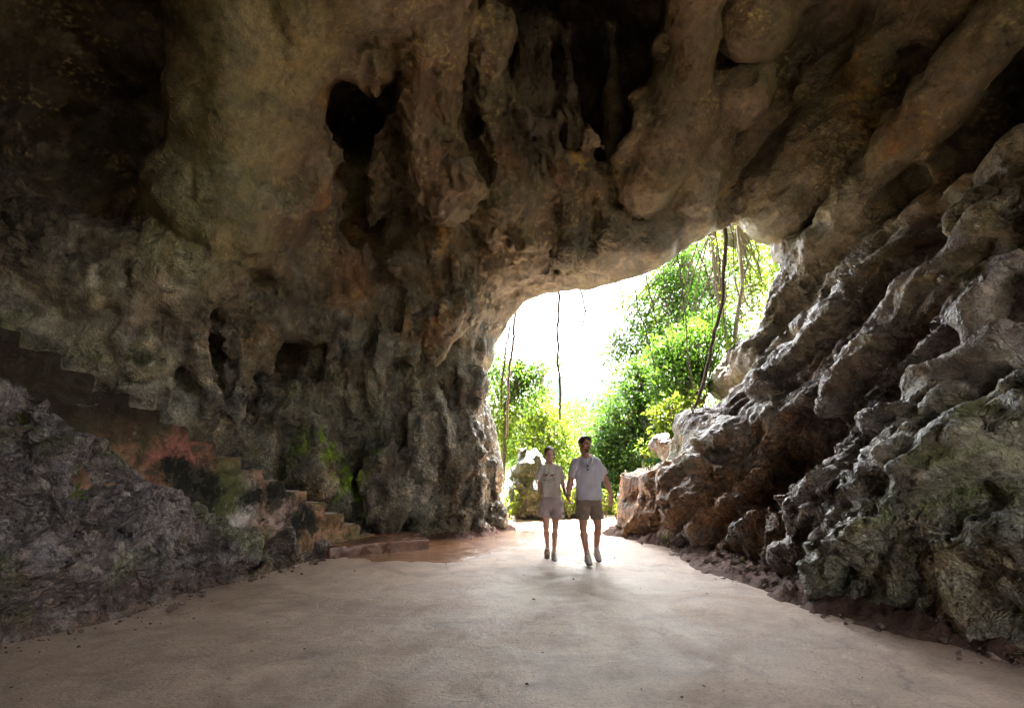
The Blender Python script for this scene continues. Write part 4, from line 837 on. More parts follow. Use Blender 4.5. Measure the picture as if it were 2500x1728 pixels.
vine('upright thin dark pole stem at the left of the mouth', [(1257, 812), (1252, 880), (1247, 940), (1240, 1000), (1235, 1070)], .018, 0, 14.5)
vine('very thin vine in front of the airy tree', [(1620, 655), (1630, 740), (1640, 800), (1655, 860)], .006, 14)
vine('loose vine swinging left of the dark trunk', [(1705, 612), (1722, 660), (1735, 730), (1740, 800)], .008, 12)
# plants on the rocks of the right side
for k, (px, py, h, n, s_, lb) in enumerate(((1812, 800, .45, 26, .2, 'heart leaved plant highest on the right edge of the mouth'), (1790, 860, .4, 26, .17, 'lime plant hanging below the heart leaved one'), (1752, 905, .35, 18, .16, 'lime plant on the rock shoulder'),
        (1722, 975, .3, 24, .13, 'small lime plant in a notch above the ledge'), (1692, 1015, .25, 14, .1, 'tiny plant low in the notch'), (1650, 1110, .2, 12, .09, 'sprig on top of the flat ledge'), (1586, 1152, .25, 26, .1, 'pale sprig at the tip of the ledge'),
        (1890, 790, .16, 8, .11, 'pair of leaves alone on the dark rock'), (1548, 1306, .16, 12, .08, 'first sprout at the foot of the ledge'), (1592, 1302, .14, 10, .07, 'second sprout at the foot of the ledge'), (1634, 1330, .16, 16, .09, 'spreading sprout on the red earth'),
        (1822, 1392, .12, 8, .08, 'sprout at the edge of the path below the rocks'), (45, 1058, .12, 6, .09, 'two bright leaves on the rock slope by the left edge'), (186, 1225, .14, 10, .07, 'small sprout in the middle of the rock slope'), (905, 1298, .12, 10, .07, 'small green sprout by the wet slab'))):
    if px < 300: g0 = onw3(px, py) * .86 + np.array([0, 0, CAMZ]) * .14
    elif py > 1290: g0 = G(px, py, .02)
    else: g0 = hit(px, py)
    herb(0, 0, 0, h, n, s_, lb, ground=g0, stems=3, name='rock_plant', group='plants on the rocks')
# painted board outside
bd = empty('painted_board', (0, 0, 0)); tag(bd, 'painted notice board with green hills and a red ring, half hidden behind the ledge', 'sign')
b0 = P(1568, 1150, 15.5); bd.location = (b0[0], b0[1], 0)
def flat(name, mat, pts, y, parent, th=.012):
    n = len(pts); me = bpy.data.meshes.new(name); a = [(x, y, z) for x, z in pts] + [(x, y + th, z) for x, z in pts]
    me.from_pydata(a, [], [list(range(n)), list(range(2 * n - 1, n - 1, -1))] + [[i + n, (i + 1) % n + n, (i + 1) % n, i] for i in range(n)]); me.materials.append(mat)
    o = bpy.data.objects.new(name, me); COL.objects.link(o); o.parent = parent; return o
z0, z1 = P(0, 1152, 15.5)[2], P(0, 1104, 15.5)[2]; hh = z1 - z0
Mw = mat_simple('board_white', (.72, .70, .64), .5, .1, 3, 0); Mg = mat_simple('board_green', (.10, .36, .16), .5, .3, 9, 0); Mg2 = mat_simple('board_dark_green', (.02, .17, .12), .5, .2, 9, 0)
Mr = mat_simple('board_red', (.65, .08, .04), .5, .1, 3, 0); My = mat_simple('board_yellow', (.85, .60, .05), .5, .1, 3, 0); Mt = mat_simple('board_teal', (.1, .5, .5), .5, .1, 3, 0)
flat('panel', Mw, [(0, z0), (1.0, z0), (1.0, z1), (0, z1)], 0, bd, .03)
flat('hills', Mg, [(.02, z0 + hh * .33)] + [(.02 + .96 * i / 12, z0 + hh * (.70 + .04 * math.sin(i * 1.7))) for i in range(13)][::1] + [(.98, z0 + hh * .42)], -.013, bd)
for cx_, cz_, rr in ((.12, .56, .06), (.27, .60, .05), (.36, .56, .07), (.20, .44, .05), (.08, .40, .05), (.5, .6, .06), (.62, .5, .05)): flat('bush', Mg2, [(cx_ + rr * 1.3 * math.cos(a) * (1 + .15 * math.sin(3 * a)), z0 + hh * cz_ + rr * math.sin(a)) for a in np.linspace(0, 6.28, 13)[:-1]], -.026, bd)
def ring(c, r0, r1, y, mat, name):
    n = 24; V_ = [(c[0] + r * math.cos(a), y, c[1] + r * math.sin(a)) for r in (r0, r1) for a in np.linspace(0, 2 * math.pi, n + 1)[:-1]]
    o = mesh(name, V_, [(i, n + i, n + (i + 1) % n, (i + 1) % n) for i in range(n)], mat, bd, smooth_=False); return o
ring((.10, z0 + hh * .84), .042, .075, -.014, Mr, 'ring'); ring((.10, z0 + hh * .84), 0, .04, -.014, Mt, 'ring_centre')
for i in range(4): flat('lettering', My, [(.06 + .07 * i, z0 + hh * .18), (.11 + .07 * i, z0 + hh * .18), (.11 + .07 * i, z0 + hh * .26), (.06 + .07 * i, z0 + hh * .26)], -.013, bd)
for x in (.06, .94): flat('post', M_bark2, [(x - .04, -.3), (x + .04, -.3), (x + .04, z0 + .02), (x - .04, z0 + .02)], .035, bd, .06)
# far mountain
mx_ = np.linspace(-500, 700, 150); my_ = np.linspace(620, 1500, 70); v, q = grid(mx_, my_)
pk = P(1420, 905, 800); hh = pk[2] * np.exp(-((v[:, 0] - pk[0]) / 150) ** 2 - ((v[:, 1] - 850) / 260) ** 2) + 90 * np.exp(-((v[:, 0] - 480) / 240) ** 2) * np.exp(-((v[:, 1] - 950) / 300) ** 2) + 60 * np.exp(-((v[:, 0] + 300) / 200) ** 2 - ((v[:, 1] - 1000) / 300) ** 2)
v[:, 2] = -8 + hh * (1 + .12 * fbm(v * .01, 4)) + 5 * ridge(v * .03, 3)
M_mt = mat_simple('mountain_forest', (.012, .02, .016), .95, .4, .05, .6, 3., spec=0)
tag(mesh('mountain', v, q, M_mt), 'wooded mountain fading in the haze', 'mountain', kind='structure')
# crumbs on the path, fallen leaves
pv = []; pq = []
cnt = 0
cand = np.stack([rs.uniform(-6, 5.5, 9000), rs.uniform(2.2, 12, 9000)], 1); dd = fsample(np.c_[cand, np.full(len(cand), .1)].astype(np.float32))
lf = np.interp(cand[:, 1], [p[1] for p in foot[2:]], [p[0] for p in foot[2:]]); dl = np.maximum(cand[:, 0] - lf, 0); dr = np.maximum(-dd, 0)
keep = rs.rand(len(cand)) < (.07 + .9 * np.exp(-dl / .6) + .6 * np.exp(-dr / .35)) * (.4 + .6 * (fbm(np.c_[cand, cand[:, 0] * 0].astype(np.float32) * 1.5, 2) > 0)); cand = cand[keep & (cand[:, 0] > lf - .1)]
oc = np.array([(1, 0, 0), (0, 1, 0), (-1, 0, 0), (0, -1, 0), (.1, .1, .9), (0, 0, -.5)]); oq = [(0, 1, 4), (1, 2, 4), (2, 3, 4), (3, 0, 4)]
for x, y in cand:
    s_ = rs.uniform(.003, .010) * (1 + 1.6 * (rs.rand() < .06)); a = rs.uniform(0, 6.28); ca, sa = math.cos(a), math.sin(a); k = oc * (s_, s_ * rs.uniform(.5, 1), s_ * rs.uniform(.4, .9)) * rs.uniform(.7, 1.3, (6, 1))
    k = k @ np.array([[ca, sa, 0], [-sa, ca, 0], [0, 0, 1]]); pv.append(k + [x, y, .004]); pq.append(np.array(oq) + 6 * cnt); cnt += 1
tag(mesh('pebbles', np.concatenate(pv), np.concatenate(pq), mat_simple('crumbs', (.10, .075, .06), .9, .4, 30, 0), smooth_=False), 'scattered crumbs of stone and earth on the path', 'pebbles', kind='stuff')
ic = np.array([(0, .53, .85), (0, .53, -.85), (0, -.53, .85), (0, -.53, -.85), (.53, .85, 0), (.53, -.85, 0), (-.53, .85, 0), (-.53, -.85, 0), (.85, 0, .53), (-.85, 0, .53), (.85, 0, -.53), (-.85, 0, -.53)])
it = [(0, 2, 8), (0, 8, 4), (0, 4, 6), (0, 6, 9), (0, 9, 2), (3, 1, 10), (3, 10, 5), (3, 5, 7), (3, 7, 11), (3, 11, 1), (2, 5, 8), (8, 5, 10), (8, 10, 4), (4, 10, 1), (4, 1, 6), (6, 1, 11), (6, 11, 9), (9, 11, 7), (9, 7, 2), (2, 7, 5)]
cand = np.stack([rs.uniform(-5.5, 5.2, 16000), rs.uniform(2.6, 11.5, 16000)], 1); dd = fsample(np.c_[cand, np.full(len(cand), .12)].astype(np.float32)); lf = np.interp(cand[:, 1], [p[1] for p in foot[2:]], [p[0] for p in foot[2:]])
dl = np.abs(cand[:, 0] - lf - .05); dr = np.abs(dd + .12); kp_ = rs.rand(len(cand)) < .8 * np.exp(-(dl / .22) ** 2) * (cand[:, 1] < 8.6) + .75 * np.exp(-(dr / .22) ** 2) * (cand[:, 0] > 0); pv, pq = [], []
for i_, (x, y) in enumerate(cand[kp_]):
    s_ = .008 + .035 * rs.rand() ** 3; pv.append(ic * rs.uniform(.6, 1.3, (12, 1)) * s_ * (1, rs.uniform(.6, 1.), .65) + [x, y, s_ * .3 + .015]); pq.append(np.array(it) + 12 * i_)
tag(mesh('rubble', np.concatenate(pv), np.concatenate(pq), mat_simple('broken_stone', (.15, .10, .08), .85, .6, 6, .5, .01), smooth_=False), 'loose broken stone along both edges of the path', 'rubble', kind='stuff')
M_dry = mat_simple('dry_leaf', (.42, .36, .16), .6, .25, 20, 0); M_dry2 = mat_simple('brown_leaf', (.16, .085, .04), .7, .25, 20, 0)
for px, py, s_, mt_, lb in ((2107, 1504, .12, M_dry, 'yellow green fallen leaf at the foot of the mossy rock'), (2277, 1526, .13, M_dry, 'pale narrow fallen leaf halfway along the right edge'), (2240, 1518, .08, M_dry, 'small pale leaf left of the narrow one'), (2455, 1592, .12, M_dry, 'grey fallen leaf near the right border'),
                            (2475, 1606, .07, M_dry, 'small pale leaf nearest the right border'), (1515, 1341, .05, M_dry2, 'brown leaf on the path in front of the man'), (618, 1588, .05, M_dry2, 'dark leaf on the left part of the path'), (560, 1650, .05, M_dry2, 'dark leaf low on the left part of the path'), (1722, 1675, .05, M_dry2, 'dark crumb leaf low on the right part of the path')):
    v, q, t = leaf_cloud(np.zeros((1, 3)), s_, .5, 0, True); a = rs.uniform(0, 6.28); u_ = np.linspace(0, 1, 6)
    k = np.array([(0, 0, 0), (.3, .22, .05), (.7, .18, .06), (1, 0, .12), (.7, -.18, .04), (.3, -.22, .06)]) * s_; k = k @ np.array([[math.cos(a), math.sin(a), 0], [-math.sin(a), math.cos(a), 0], [0, 0, 1]])
    o = mesh('fallen_leaf', k, [(0, 1, 2, 3), (0, 3, 4, 5)], mt_); g0 = G(px, py, .02); o.location = (g0[0], g0[1], .012 if px < 2000 else .05); tag(o, lb, 'leaf', 'fallen leaves')
# the damp air between here and the mountain
v = np.array([(x, y, z) for x in (-900, 1000) for y in (-60, 1700) for z in (-12, 260)], float)
mh = bpy.data.materials.new('damp_air'); mh.use_nodes = True; th = mh.node_tree; th.nodes.remove(th.nodes['Principled BSDF']); pv_ = th.nodes.new('ShaderNodeVolumePrincipled')
pv_.inputs['Density'].default_value = .00006; pv_.inputs['Color'].default_value = (.88, .93, 1, 1); L(th, pv_.outputs[0], th.nodes['Material Output'].inputs['Volume'])
tag(mesh('haze', v, [(0, 1, 3, 2), (4, 6, 7, 5), (0, 4, 5, 1), (2, 3, 7, 6), (0, 2, 6, 4), (1, 5, 7, 3)], mh, smooth_=False), 'thin damp haze in the air', 'haze', kind='stuff')
print('outside', time.time() - T0)
# ------------------------------------------------------------------ the couple
from mathutils.bvhtree import BVHTree
class Vol:
    def __init__(s, lo, hi, h):
        s.lo = np.array(lo, float); s.h = h; s.g = [np.arange(a, b + h, h, dtype=np.float32) for a, b in zip(lo, hi)]
        s.f = np.full([len(x) for x in s.g], -.2, np.float32)
    def box(s, lo, hi):
        sl = tuple(slice(max(0, int((a - o) / s.h)), max(0, int((b - o) / s.h) + 2)) for a, b, o in zip(lo, hi, s.lo))
        return sl, s.g[0][sl[0]][:, None, None], s.g[1][sl[1]][None, :, None], s.g[2][sl[2]][None, None, :]
    def cap(s, a, b, ra, rb=None, k=.02, sub=False):
        a, b = np.array(a, float), np.array(b, float); rb = ra if rb is None else rb; m_ = max(ra, rb) + k * 1.5 + .02
        sl, x, y, z = s.box(np.minimum(a, b) - m_, np.maximum(a, b) + m_)
        if 0 in s.f[sl].shape: return
        d = capsule(x, y, z, a, b, ra, rb).astype(np.float32); s.f[sl] = smin(s.f[sl], d, k) if sub else smax(s.f[sl], -d, k)
    def chain(s, pts, k=.02, sub=False):
        for (a, ra), (b, rb) in zip(pts, pts[1:]): s.cap(a, b, ra, rb, k, sub)
    def ell(s, c, r, M=None, k=.02, sub=False, pw=2.):
        c, r = np.array(c, float), np.array(r, float); M = np.eye(3) if M is None else M; m_ = r.max() + k * 1.5 + .02
        sl, x, y, z = s.box(c - m_, c + m_)
        if 0 in s.f[sl].shape: return
        x, y, z = x - c[0], y - c[1], z - c[2]; q_ = [(M[0, i] * x + M[1, i] * y + M[2, i] * z) / r[i] for i in range(3)]
        n = (np.abs(q_[0]) ** pw + np.abs(q_[1]) ** pw + np.abs(q_[2]) ** pw) ** (1 / pw); g_ = n * (n - 1) / np.maximum(np.sqrt(sum((q_[i] / r[i]) ** 2 for i in range(3))), 1e-3)
        d = g_.astype(np.float32) if pw == 2. else ((n - 1) * r.min()).astype(np.float32); s.f[sl] = smin(s.f[sl], d, k) if sub else smax(s.f[sl], -d, k)
    def plane(s, c, nrm, k=.004):                            # cut away what lies on the side nrm points to
        nrm = np.array(nrm, float); nrm /= np.linalg.norm(nrm); x, y, z = s.g[0][:, None, None], s.g[1][None, :, None], s.g[2][None, None, :]
        d = (x - c[0]) * nrm[0] + (y - c[1]) * nrm[1] + (z - c[2]) * nrm[2]; s.f = smin(s.f, -d.astype(np.float32), k)
    def get(s, sm=1):
        for ax_ in range(3):
            sl = [slice(None)] * 3
            for e in (0, -1): sl[ax_] = e; s.f[tuple(sl)] = -.2
        v, q = nets(s.f, s.lo, s.h); return smooth(v, q, sm), q
def rotm(yaw, pitch, roll):                                  # head frame: x right of picture, -y out of the face, z up
    return np.array((Matrix.Rotation(yaw, 3, 'Z') @ Matrix.Rotation(roll, 3, 'Y') @ Matrix.Rotation(pitch, 3, 'X')))
def mat_skin(name, c):
    m, t, b = nodes(name); geo = t.nodes.new('ShaderNodeNewGeometry'); n_ = noise_n(t, 14, 5, .6, geo.outputs['Position'])
    L(t, mixc(t, 1., c, ramp(t, n_, [(.3, (.86, .82, .8)), (.7, (1.12, 1.05, 1.02))]), 'MULTIPLY'), b.inputs['Base Color']); b.inputs['Roughness'].default_value = .48
    b.inputs['Subsurface Weight'].default_value = .12; b.inputs['Subsurface Scale'].default_value = .01; b.inputs['Subsurface Radius'].default_value = (1, .35, .2); return m
def mat_cloth(name, c, sc=900, trans=.0):
    m, t, b = nodes(name); geo = t.nodes.new('ShaderNodeNewGeometry'); n_ = noise_n(t, 9, 6, .6, geo.outputs['Position'], .5)
    L(t, mixc(t, 1., c, ramp(t, n_, [(.3, .9), (.7, 1.06)]), 'MULTIPLY'), b.inputs['Base Color']); b.inputs['Roughness'].default_value = .85; b.inputs['Sheen Weight'].default_value = .25
    bump(t, b, math_n(t, 'ADD', math_n(t, 'MULTIPLY', n_, .012), math_n(t, 'MULTIPLY', noise_n(t, 300, 2, .5, geo.outputs['Position']), .0008)), .5, 1.); return m
M_skin1, M_skin2 = mat_skin('skin_man', (.42, .21, .14)), mat_skin('skin_woman', (.55, .32, .24))
M_hair1, M_hair2 = mat_simple('dark_brown_hair', (.075, .04, .028), .5, .4, 60, .8, .01), mat_simple('brown_hair', (.07, .038, .024), .45, .4, 60, .8, .01)
M_shirt1, M_shirt2 = mat_cloth('white_polo', (.48, .44, .48)), mat_cloth('cream_shirt', (.50, .44, .38)); M_sh1, M_sh2 = mat_cloth('khaki_cloth', (.20, .14, .10)), mat_cloth('pale_pink_cloth', (.46, .37, .36))
M_black = mat_simple('black_print', (.015, .015, .018), .5, .2, 30, 0); M_orange = mat_simple('orange_print', (.75, .30, .03), .6, .2, 30, 0); M_blue = mat_simple('dark_lens', (.01, .012, .03), .12, .1, 30, 0, spec=.8)
M_sock = mat_cloth('sock', (.62, .56, .52)); M_shoe1 = mat_simple('grey_sneaker', (.45, .40, .37), .7, .25, 40, .4, .01); M_shoe2 = mat_simple('brown_sneaker', (.20, .14, .11), .7, .25, 40, .4, .01); M_sole = mat_simple('sole', (.62, .58, .53), .6, .2, 30, 0); M_dsole = mat_simple('dark_sole', (.06, .045, .04), .8, .2, 30, 0)
M_eye = mat_simple('eye', (.14, .11, .10), .1, .1, 30, 0, spec=.7); M_lip = mat_simple('lip', (.36, .12, .10), .45, .1, 30, 0)
def kp(cx, cy, Y_): return P(1250 + .2319 * cx, 1030 + .2319 * cy, Y_)
def head(V_, c, s, M, male):
    def h(x, y, z): return c + M @ (np.array([x, y, z]) * s)
    V_.ell(h(0, .012, .035), np.array([.076, .096, .088]) * s, M, .015); V_.ell(h(0, -.022, -.035), np.array([.060, .068, .078]) * s, M, .02)
    V_.ell(h(0, -.052, -.088), np.array([.030 if male else .024, .026, .022]) * s, M, .025); V_.cap(h(-.048, 0, -.062), h(0, -.05, -.095), .022 * s, .017 * s, .02); V_.cap(h(.048, 0, -.062), h(0, -.05, -.095), .022 * s, .017 * s, .02)
    V_.cap(h(-.034, -.083, .012), h(.034, -.083, .012), .010 * s, None, .012)                      # brow
    for e in (-1, 1): V_.ell(h(.031 * e, -.096, -.006), np.array([.017, .014, .011]) * s, M, .008, True); V_.ell(h(.042 * e, -.062, -.035), np.array([.02, .02, .018]) * s, M, .015)
    V_.chain([(h(0, -.090, .004), .007 * s), (h(0, -.110, -.030), .011 * s)], .008); V_.cap(h(-.012, -.098, -.036), h(.012, -.098, -.036), .008 * s, None, .006)
    V_.cap(h(-.020, -.086, -.064), h(.020, -.086, -.064), .008 * s, None, .006); V_.ell(h(0, -.100, -.0635), np.array([.019, .006, .0025]) * s, M, .003, True)
    for e in (-1, 1): V_.ell(h(.080 * e, .012, -.012), np.array([.010, .020, .032]) * s, M, .006); V_.ell(h(.088 * e, .006, -.010), np.array([.006, .010, .016]) * s, M, .004, True)
    return h
def hand(V_, w_, d, side, r=1., curl=.35, nrm=(0, -1, 0), thumb=1):
    """w_ wrist, d pointing direction, side = towards the thumb, nrm = way the fingers curl"""
    d = np.array(d, float) / np.linalg.norm(d); side = np.array(side, float); side -= d * (side @ d); side /= np.linalg.norm(side); nrm = np.cross(d, side) * (1 if np.cross(d, side) @ np.array(nrm) > 0 else -1)
    pl_ = w_ + d * .048 * r; M = np.stack([side, nrm, d], 1); V_.ell(pl_, (.040 * r, .016 * r, .052 * r), M, .012, pw=2.); V_.ell(pl_ + d * .025 * r, (.041 * r, .013 * r, .03 * r), M, .01)
    for i, (o, ln) in enumerate(((.030, .072), (.010, .080), (-.010, .074), (-.029, .058))):
        b = w_ + d * .088 * r + side * o * r; a = curl * (.8 + .15 * i); p1 = b + (d * math.cos(a * .6) + nrm * math.sin(a * .6) + side * o * 1.2) * ln * .45 * r
        p2 = p1 + (d * math.cos(a * 1.6) + nrm * math.sin(a * 1.6)) * ln * .32 * r; p3 = p2 + (d * math.cos(a * 2.5) + nrm * math.sin(a * 2.5)) * ln * .26 * r
        V_.chain([(b, .0098 * r), (p1, .0088 * r), (p2, .0080 * r), (p3, .0070 * r)], .003)
    if thumb:
        b = w_ + d * .025 * r + side * .028 * r; p1 = b + (side * .65 + d * .65 + nrm * .3) * .038 * r; p2 = p1 + (side * .15 + d * .95 + nrm * .35) * .030 * r; p3 = p2 + (d + nrm * .4 - side * .1) * .022 * r
        V_.chain([(b, .0135 * r), (p1, .0115 * r), (p2, .0095 * r), (p3, .008 * r)], .006)
def fold(v, q, amp, sc, dirv, seed, gain=1.):
    n_ = normals(v, q); dv = np.array(dirv, float); dv /= np.linalg.norm(dv); al = (v @ dv)[:, None] * dv
    p = (v - al) * sc + al * sc * .22 + .25 * np.stack([pn(v * 5 + seed), pn(v * 5 + seed + 9), pn(v * 5 + seed + 18)], 1)
    return v + n_ * ((ridge(p.astype(np.float32) + seed, 2) - .45) * amp * (1.55 if amp > .0065 and sc < 40 else 1.))[:, None]
def part(vol, name, mat, root, org, fn=None, sm=1):
    v, q = vol.get(sm)
    if fn: v = fn(v, q)
    return mesh(name, v - np.array(org, np.float32), q, mat, root)
def hairlayer(c, s, M, male, h):
    V_ = Vol(c - .17, c + .17, .005)
    V_.ell(h(0, .018, .044), np.array([.086, .104, .092]) * s, M, .01)
    V_.ell(h(0, -.080, -.022 if male else -.010), np.array([.062 if male else .068, .07, .078 if male else .092]) * s, M, .012, True)     # face stays free
    V_.plane(h(0, .0, -.055), M @ np.array([0, -.35, -1.])); V_.cap(h(-.1, -.03, -.03), h(.1, -.03, -.03), .026 * s, None, .01, True)
    if male: V_.chain([(h(-.05, -.062, .088), .016 * s), (h(.0, -.075, .096), .018 * s), (h(.045, -.066, .088), .014 * s)], .02)
    else:
        V_.ell(h(0, .095, -.02), np.array([.035, .03, .035]) * s, M, .015)
        for e in (-1, 1): V_.chain([(h(.02 * e, -.072, .092), .010 * s), (h(.070 * e, -.040, .035), .012 * s), (h(.080 * e, -.012, -.035), .009 * s), (h(.084 * e, -.006, -.085), .003 * s)], .01)
        V_.cap(h(0, -.10, .10), h(0, -.02, .15), .006 * s, .004 * s, .01, True)
    return V_
def shoe(root, org, ank, toe, mats, kind):
    ank, toe = np.array(ank), np.array(toe); d = toe - ank; hz = d.copy(); L_ = np.linalg.norm(d); d = d / L_
    side = np.cross(d, [0, 0, 1.]); side /= np.linalg.norm(side); up = np.cross(side, d); M = np.stack([side, d, up], 1); def_ = lambda x, y, z: ank + M @ np.array([x, y, z], float)
    c = np.array((ank + toe) / 2); V_ = Vol(c - .22, c + .22, .006)
    V_.chain([(def_(0, -.035, -.045), .038), (def_(0, .05, -.045), .040), (def_(0, .135, -.055), .038), (def_(0, .175, -.062), .028)], .02); V_.chain([(def_(0, -.02, .01), .038), (def_(0, .03, -.02), .040), (def_(0, .10, -.04), .036)], .02)
    V_.plane(def_(0, 0, -.083), -up); V_.cap(def_(0, -.01, .08), def_(0, 0, -.02), .031, .029, .004, True); V_.plane(def_(0, 0, .035), up + d * .25)
    o = part(V_, 'shoe', mats[0], root, org)
    S_ = Vol(c - .22, c + .22, .006); S_.chain([(def_(0, -.035, -.085), .041), (def_(0, .06, -.085), .041), (def_(0, .135, -.085), .043), (def_(0, .172, -.082), .032)], .015); S_.plane(def_(0, 0, -.074), up); S_.plane(def_(0, 0, -.104), -up)
    so_ = part(S_, 'sole', mats[1], o, org); tb = Tubes()
    for i, yy in enumerate((.045, .07, .095, .118)):
        z_ = .022 - .22 * (yy - .045) ; tb.add([def_(-.024, yy, z_ - .018), def_(-.012, yy + .004, z_ - .003), def_(.012, yy - .004, z_ - .003), def_(.024, yy, z_ - .018)], .0035, 5)
    l_ = tb.build('laces', M_sole, o); l_.data.transform(Matrix.Translation((-org[0], -org[1], -org[2])))
    return o
def sock(root, org, a, b, r):
    tb = Tubes(); n = 12; t = np.linspace(0, 1, n); pts = np.array(a) * (1 - t[:, None]) + np.array(b) * t[:, None]; tb.add(pts, r * (1 + .06 * np.sin(t * 40)) * (1 - .12 * np.sin(t * 3.1)), 14)
    o = tb.build('sock', M_sock, root); o.data.transform(Matrix.Translation(-Vector(org))); return o
# ---- man
YM = 8.06; org = (kp(800, 0, YM)[0], YM, 0.); man = empty('person', org)
tag(man, 'bearded man in white polo shirt and khaki shorts walking and looking to the side', 'person', 'couple walking hand in hand')
K = lambda x, y, dy=0.: kp(x, y, YM + dy)
V_ = Vol((org[0] - .62, YM - .55, -.02), (org[0] + .62, YM + .42, 1.93), .0065)
hc = K(768, 240, -.02); MH = rotm(R(24), R(-6), R(9)); hd = head(V_, hc, 1.08, MH, True)
nb, chest, waist, hip = K(787, 395, .03), K(797, 520, .0), K(805, 720, .01), K(808, 830, .01)
V_.chain([(hd(0, .03, -.06), .058), (nb + [0, 0, .02], .060), (nb - [0, 0, .05], .075)], .03)
V_.ell(K(800, 570), (.170, .11, .17), k=.05); V_.cap(K(790, 440, .02), K(800, 520, .01), .075, .1, .04); V_.ell(waist, (.155, .11, .18), k=.05); V_.ell(hip, (.165, .115, .12), k=.05)
sL, sR = K(660, 450, .01), K(900, 440, .01); V_.cap(sL, sR, .052, None, .04)
eL, wL = K(612, 640, .03), K(590, 775, -.02); eR, wR = K(990, 615, .04), K(1046, 768, -.03)
for s_, e_, w__ in ((sL, eL, wL), (sR, eR, wR)): V_.chain([(s_, .062), ((s_ + e_) / 2, .052), (e_, .043), (e_ * .65 + w__ * .35, .044), (w__, .029)], .02)
hL, kL, aL = K(755, 850, .0), K(748, 1110, -.22), K(785, 1372, -.12); hR, kR, aR = K(862, 850, .0), K(908, 1095, -.02), K(890, 1305, .16)
for h_, k_, a_ in ((hL, kL, aL), (hR, kR, aR)):
    V_.chain([(h_, .092), (h_ * .5 + k_ * .5, .078), (k_, .055)], .02); cf = k_ * .68 + a_ * .32 + np.array([0, .02, 0]); V_.chain([(k_, .047), (cf, .053), (k_ * .3 + a_ * .7, .040), (a_, .032)], .02); V_.ell(k_ - [0, .018, 0], (.040, .036, .046), k=.03)
hand(V_, wL, K(606, 850, -.05) - wL, (-.2, -1, -.1), 1.03, .75, (1, 0, 0)); hand(V_, wR, K(1040, 870, -.06) - wR, (-1, -.35, 0), 1.05, .28, (-.2, 1, 0))
def skin_fix(v, q): return v
part(V_, 'body', M_skin1, man, org)
part(hairlayer(hc, 1.08, MH, True, hd), 'hair', M_hair1, man, org, lambda v, q: fold(v, q, .008, 60, MH @ np.array([0, 1, .3]), 4))
B_ = Vol(hc - .17, hc + .17, .005); B_.ell(hd(0, -.056, -.078), np.array([.036, .046, .040]) * 1.08, MH, .01); B_.ell(hd(0, -.055, -.001), np.array([.075, .09, .047]) * 1.08, MH, .01, True); B_.plane(hd(0, -.01, 0), MH @ np.array([0, 1, 0])); B_.cap(hd(-.022, -.092, -.052), hd(.022, -.092, -.052), .009, None, .004); B_.ell(hd(0, -.105, -.066), (.02, .02, .007), MH, .003, True)
part(B_, 'beard', M_hair1, man, org)
for e in (-1, 1):
    Q_ = Vol(hd(.031 * e, -.086, -.005) - .03, hd(.031 * e, -.086, -.005) + .03, .003); Q_.ell(hd(.031 * e, -.083, -.005), (.014, .010, .008), MH, .001); part(Q_, 'eye', M_eye, man, org)
    Q_ = Vol(hd(.031 * e, -.09, .02) - .04, hd(.031 * e, -.09, .02) + .04, .003); Q_.chain([(hd(.014 * e, -.094, .016), .003), (hd(.032 * e, -.092, .021), .003), (hd(.048 * e, -.082, .015), .003)], .003); part(Q_, 'eyebrow', M_hair1, man, org)
def polo(V_):
    V_.chain([(K(788, 425, .03), .08), (K(795, 480, .02), .12)], .03)
    V_.ell(K(800, 545, 0), (.200, .138, .21), k=.05); V_.ell(K(806, 680, 0), (.190, .134, .26), k=.04, pw=2.6); V_.ell(K(811, 775, 0), (.198, .138, .16), k=.03, pw=3.)
    V_.cap(K(662, 440, .01), K(898, 430, .01), .064, None, .04); V_.chain([(K(770, 372, .04), .05), (K(668, 430, .01), .055)], .04); V_.chain([(K(808, 370, .04), .05), (K(892, 420, .01), .055)], .04)
    V_.chain([(K(660, 452, .01), .076), (K(624, 600, .03), .082)], .03); V_.chain([(K(900, 442, .01), .076), (K(970, 575, .035), .082)], .03)
    V_.plane(K(811, 812), (.02, 0, -1)); v0 = K(640, 560, .02)
    for a, b in ((K(655, 435), K(615, 578)), (K(905, 425), K(966, 562))):
        d = (b - a) / np.linalg.norm(b - a); x, y, z = V_.g[0][:, None, None], V_.g[1][None, :, None], V_.g[2][None, None, :]
        pd = (x - b[0]) * d[0] + (z - b[2]) * d[2]; outb = np.abs(x - K(805, 0)[0]) > .215; V_.f = np.where(outb, smin(V_.f, (-pd + 0 * y).astype(np.float32), .004), V_.f)
    V_.ell(hd(0, .03, -.105), (.072, .078, .05), k=.006, sub=True); V_.chain([(K(795, 345, -.13), .028), (K(793, 425, -.17), .012)], .01, True)
    V_.cap(K(614, 640, .03), K(625, 585, .02), .060, .054, .004, True); V_.cap(K(985, 620, .04), K(962, 560, .03), .060, .054, .004, True); V_.ell(K(810, 835), (.175, .118, .10), k=.004, sub=True)
PV = Vol((org[0] - .42, YM - .3, .75), (org[0] + .42, YM + .3, 1.75), .0065); polo(PV)
shirt = part(PV, 'polo_shirt', M_shirt1, man, org, lambda v, q: fold(fold(v, q, .020, 7, (.5, 0, .9), 3), q, .009, 17, (.45, 0, .9), 8), 2)
CV = Vol(hc - [.2, .25, .32], hc + [.25, .2, .02], .005)
for e in (-1, 1): CV.chain([(K(790 + 46 * e, 352, .05), .012), (K(790 + 52 * e, 390, -.06), .013), (K(790 + 44 * e, 425, -.115), .012), (K(792 + 12 * e, 440, -.142), .008)], .006)
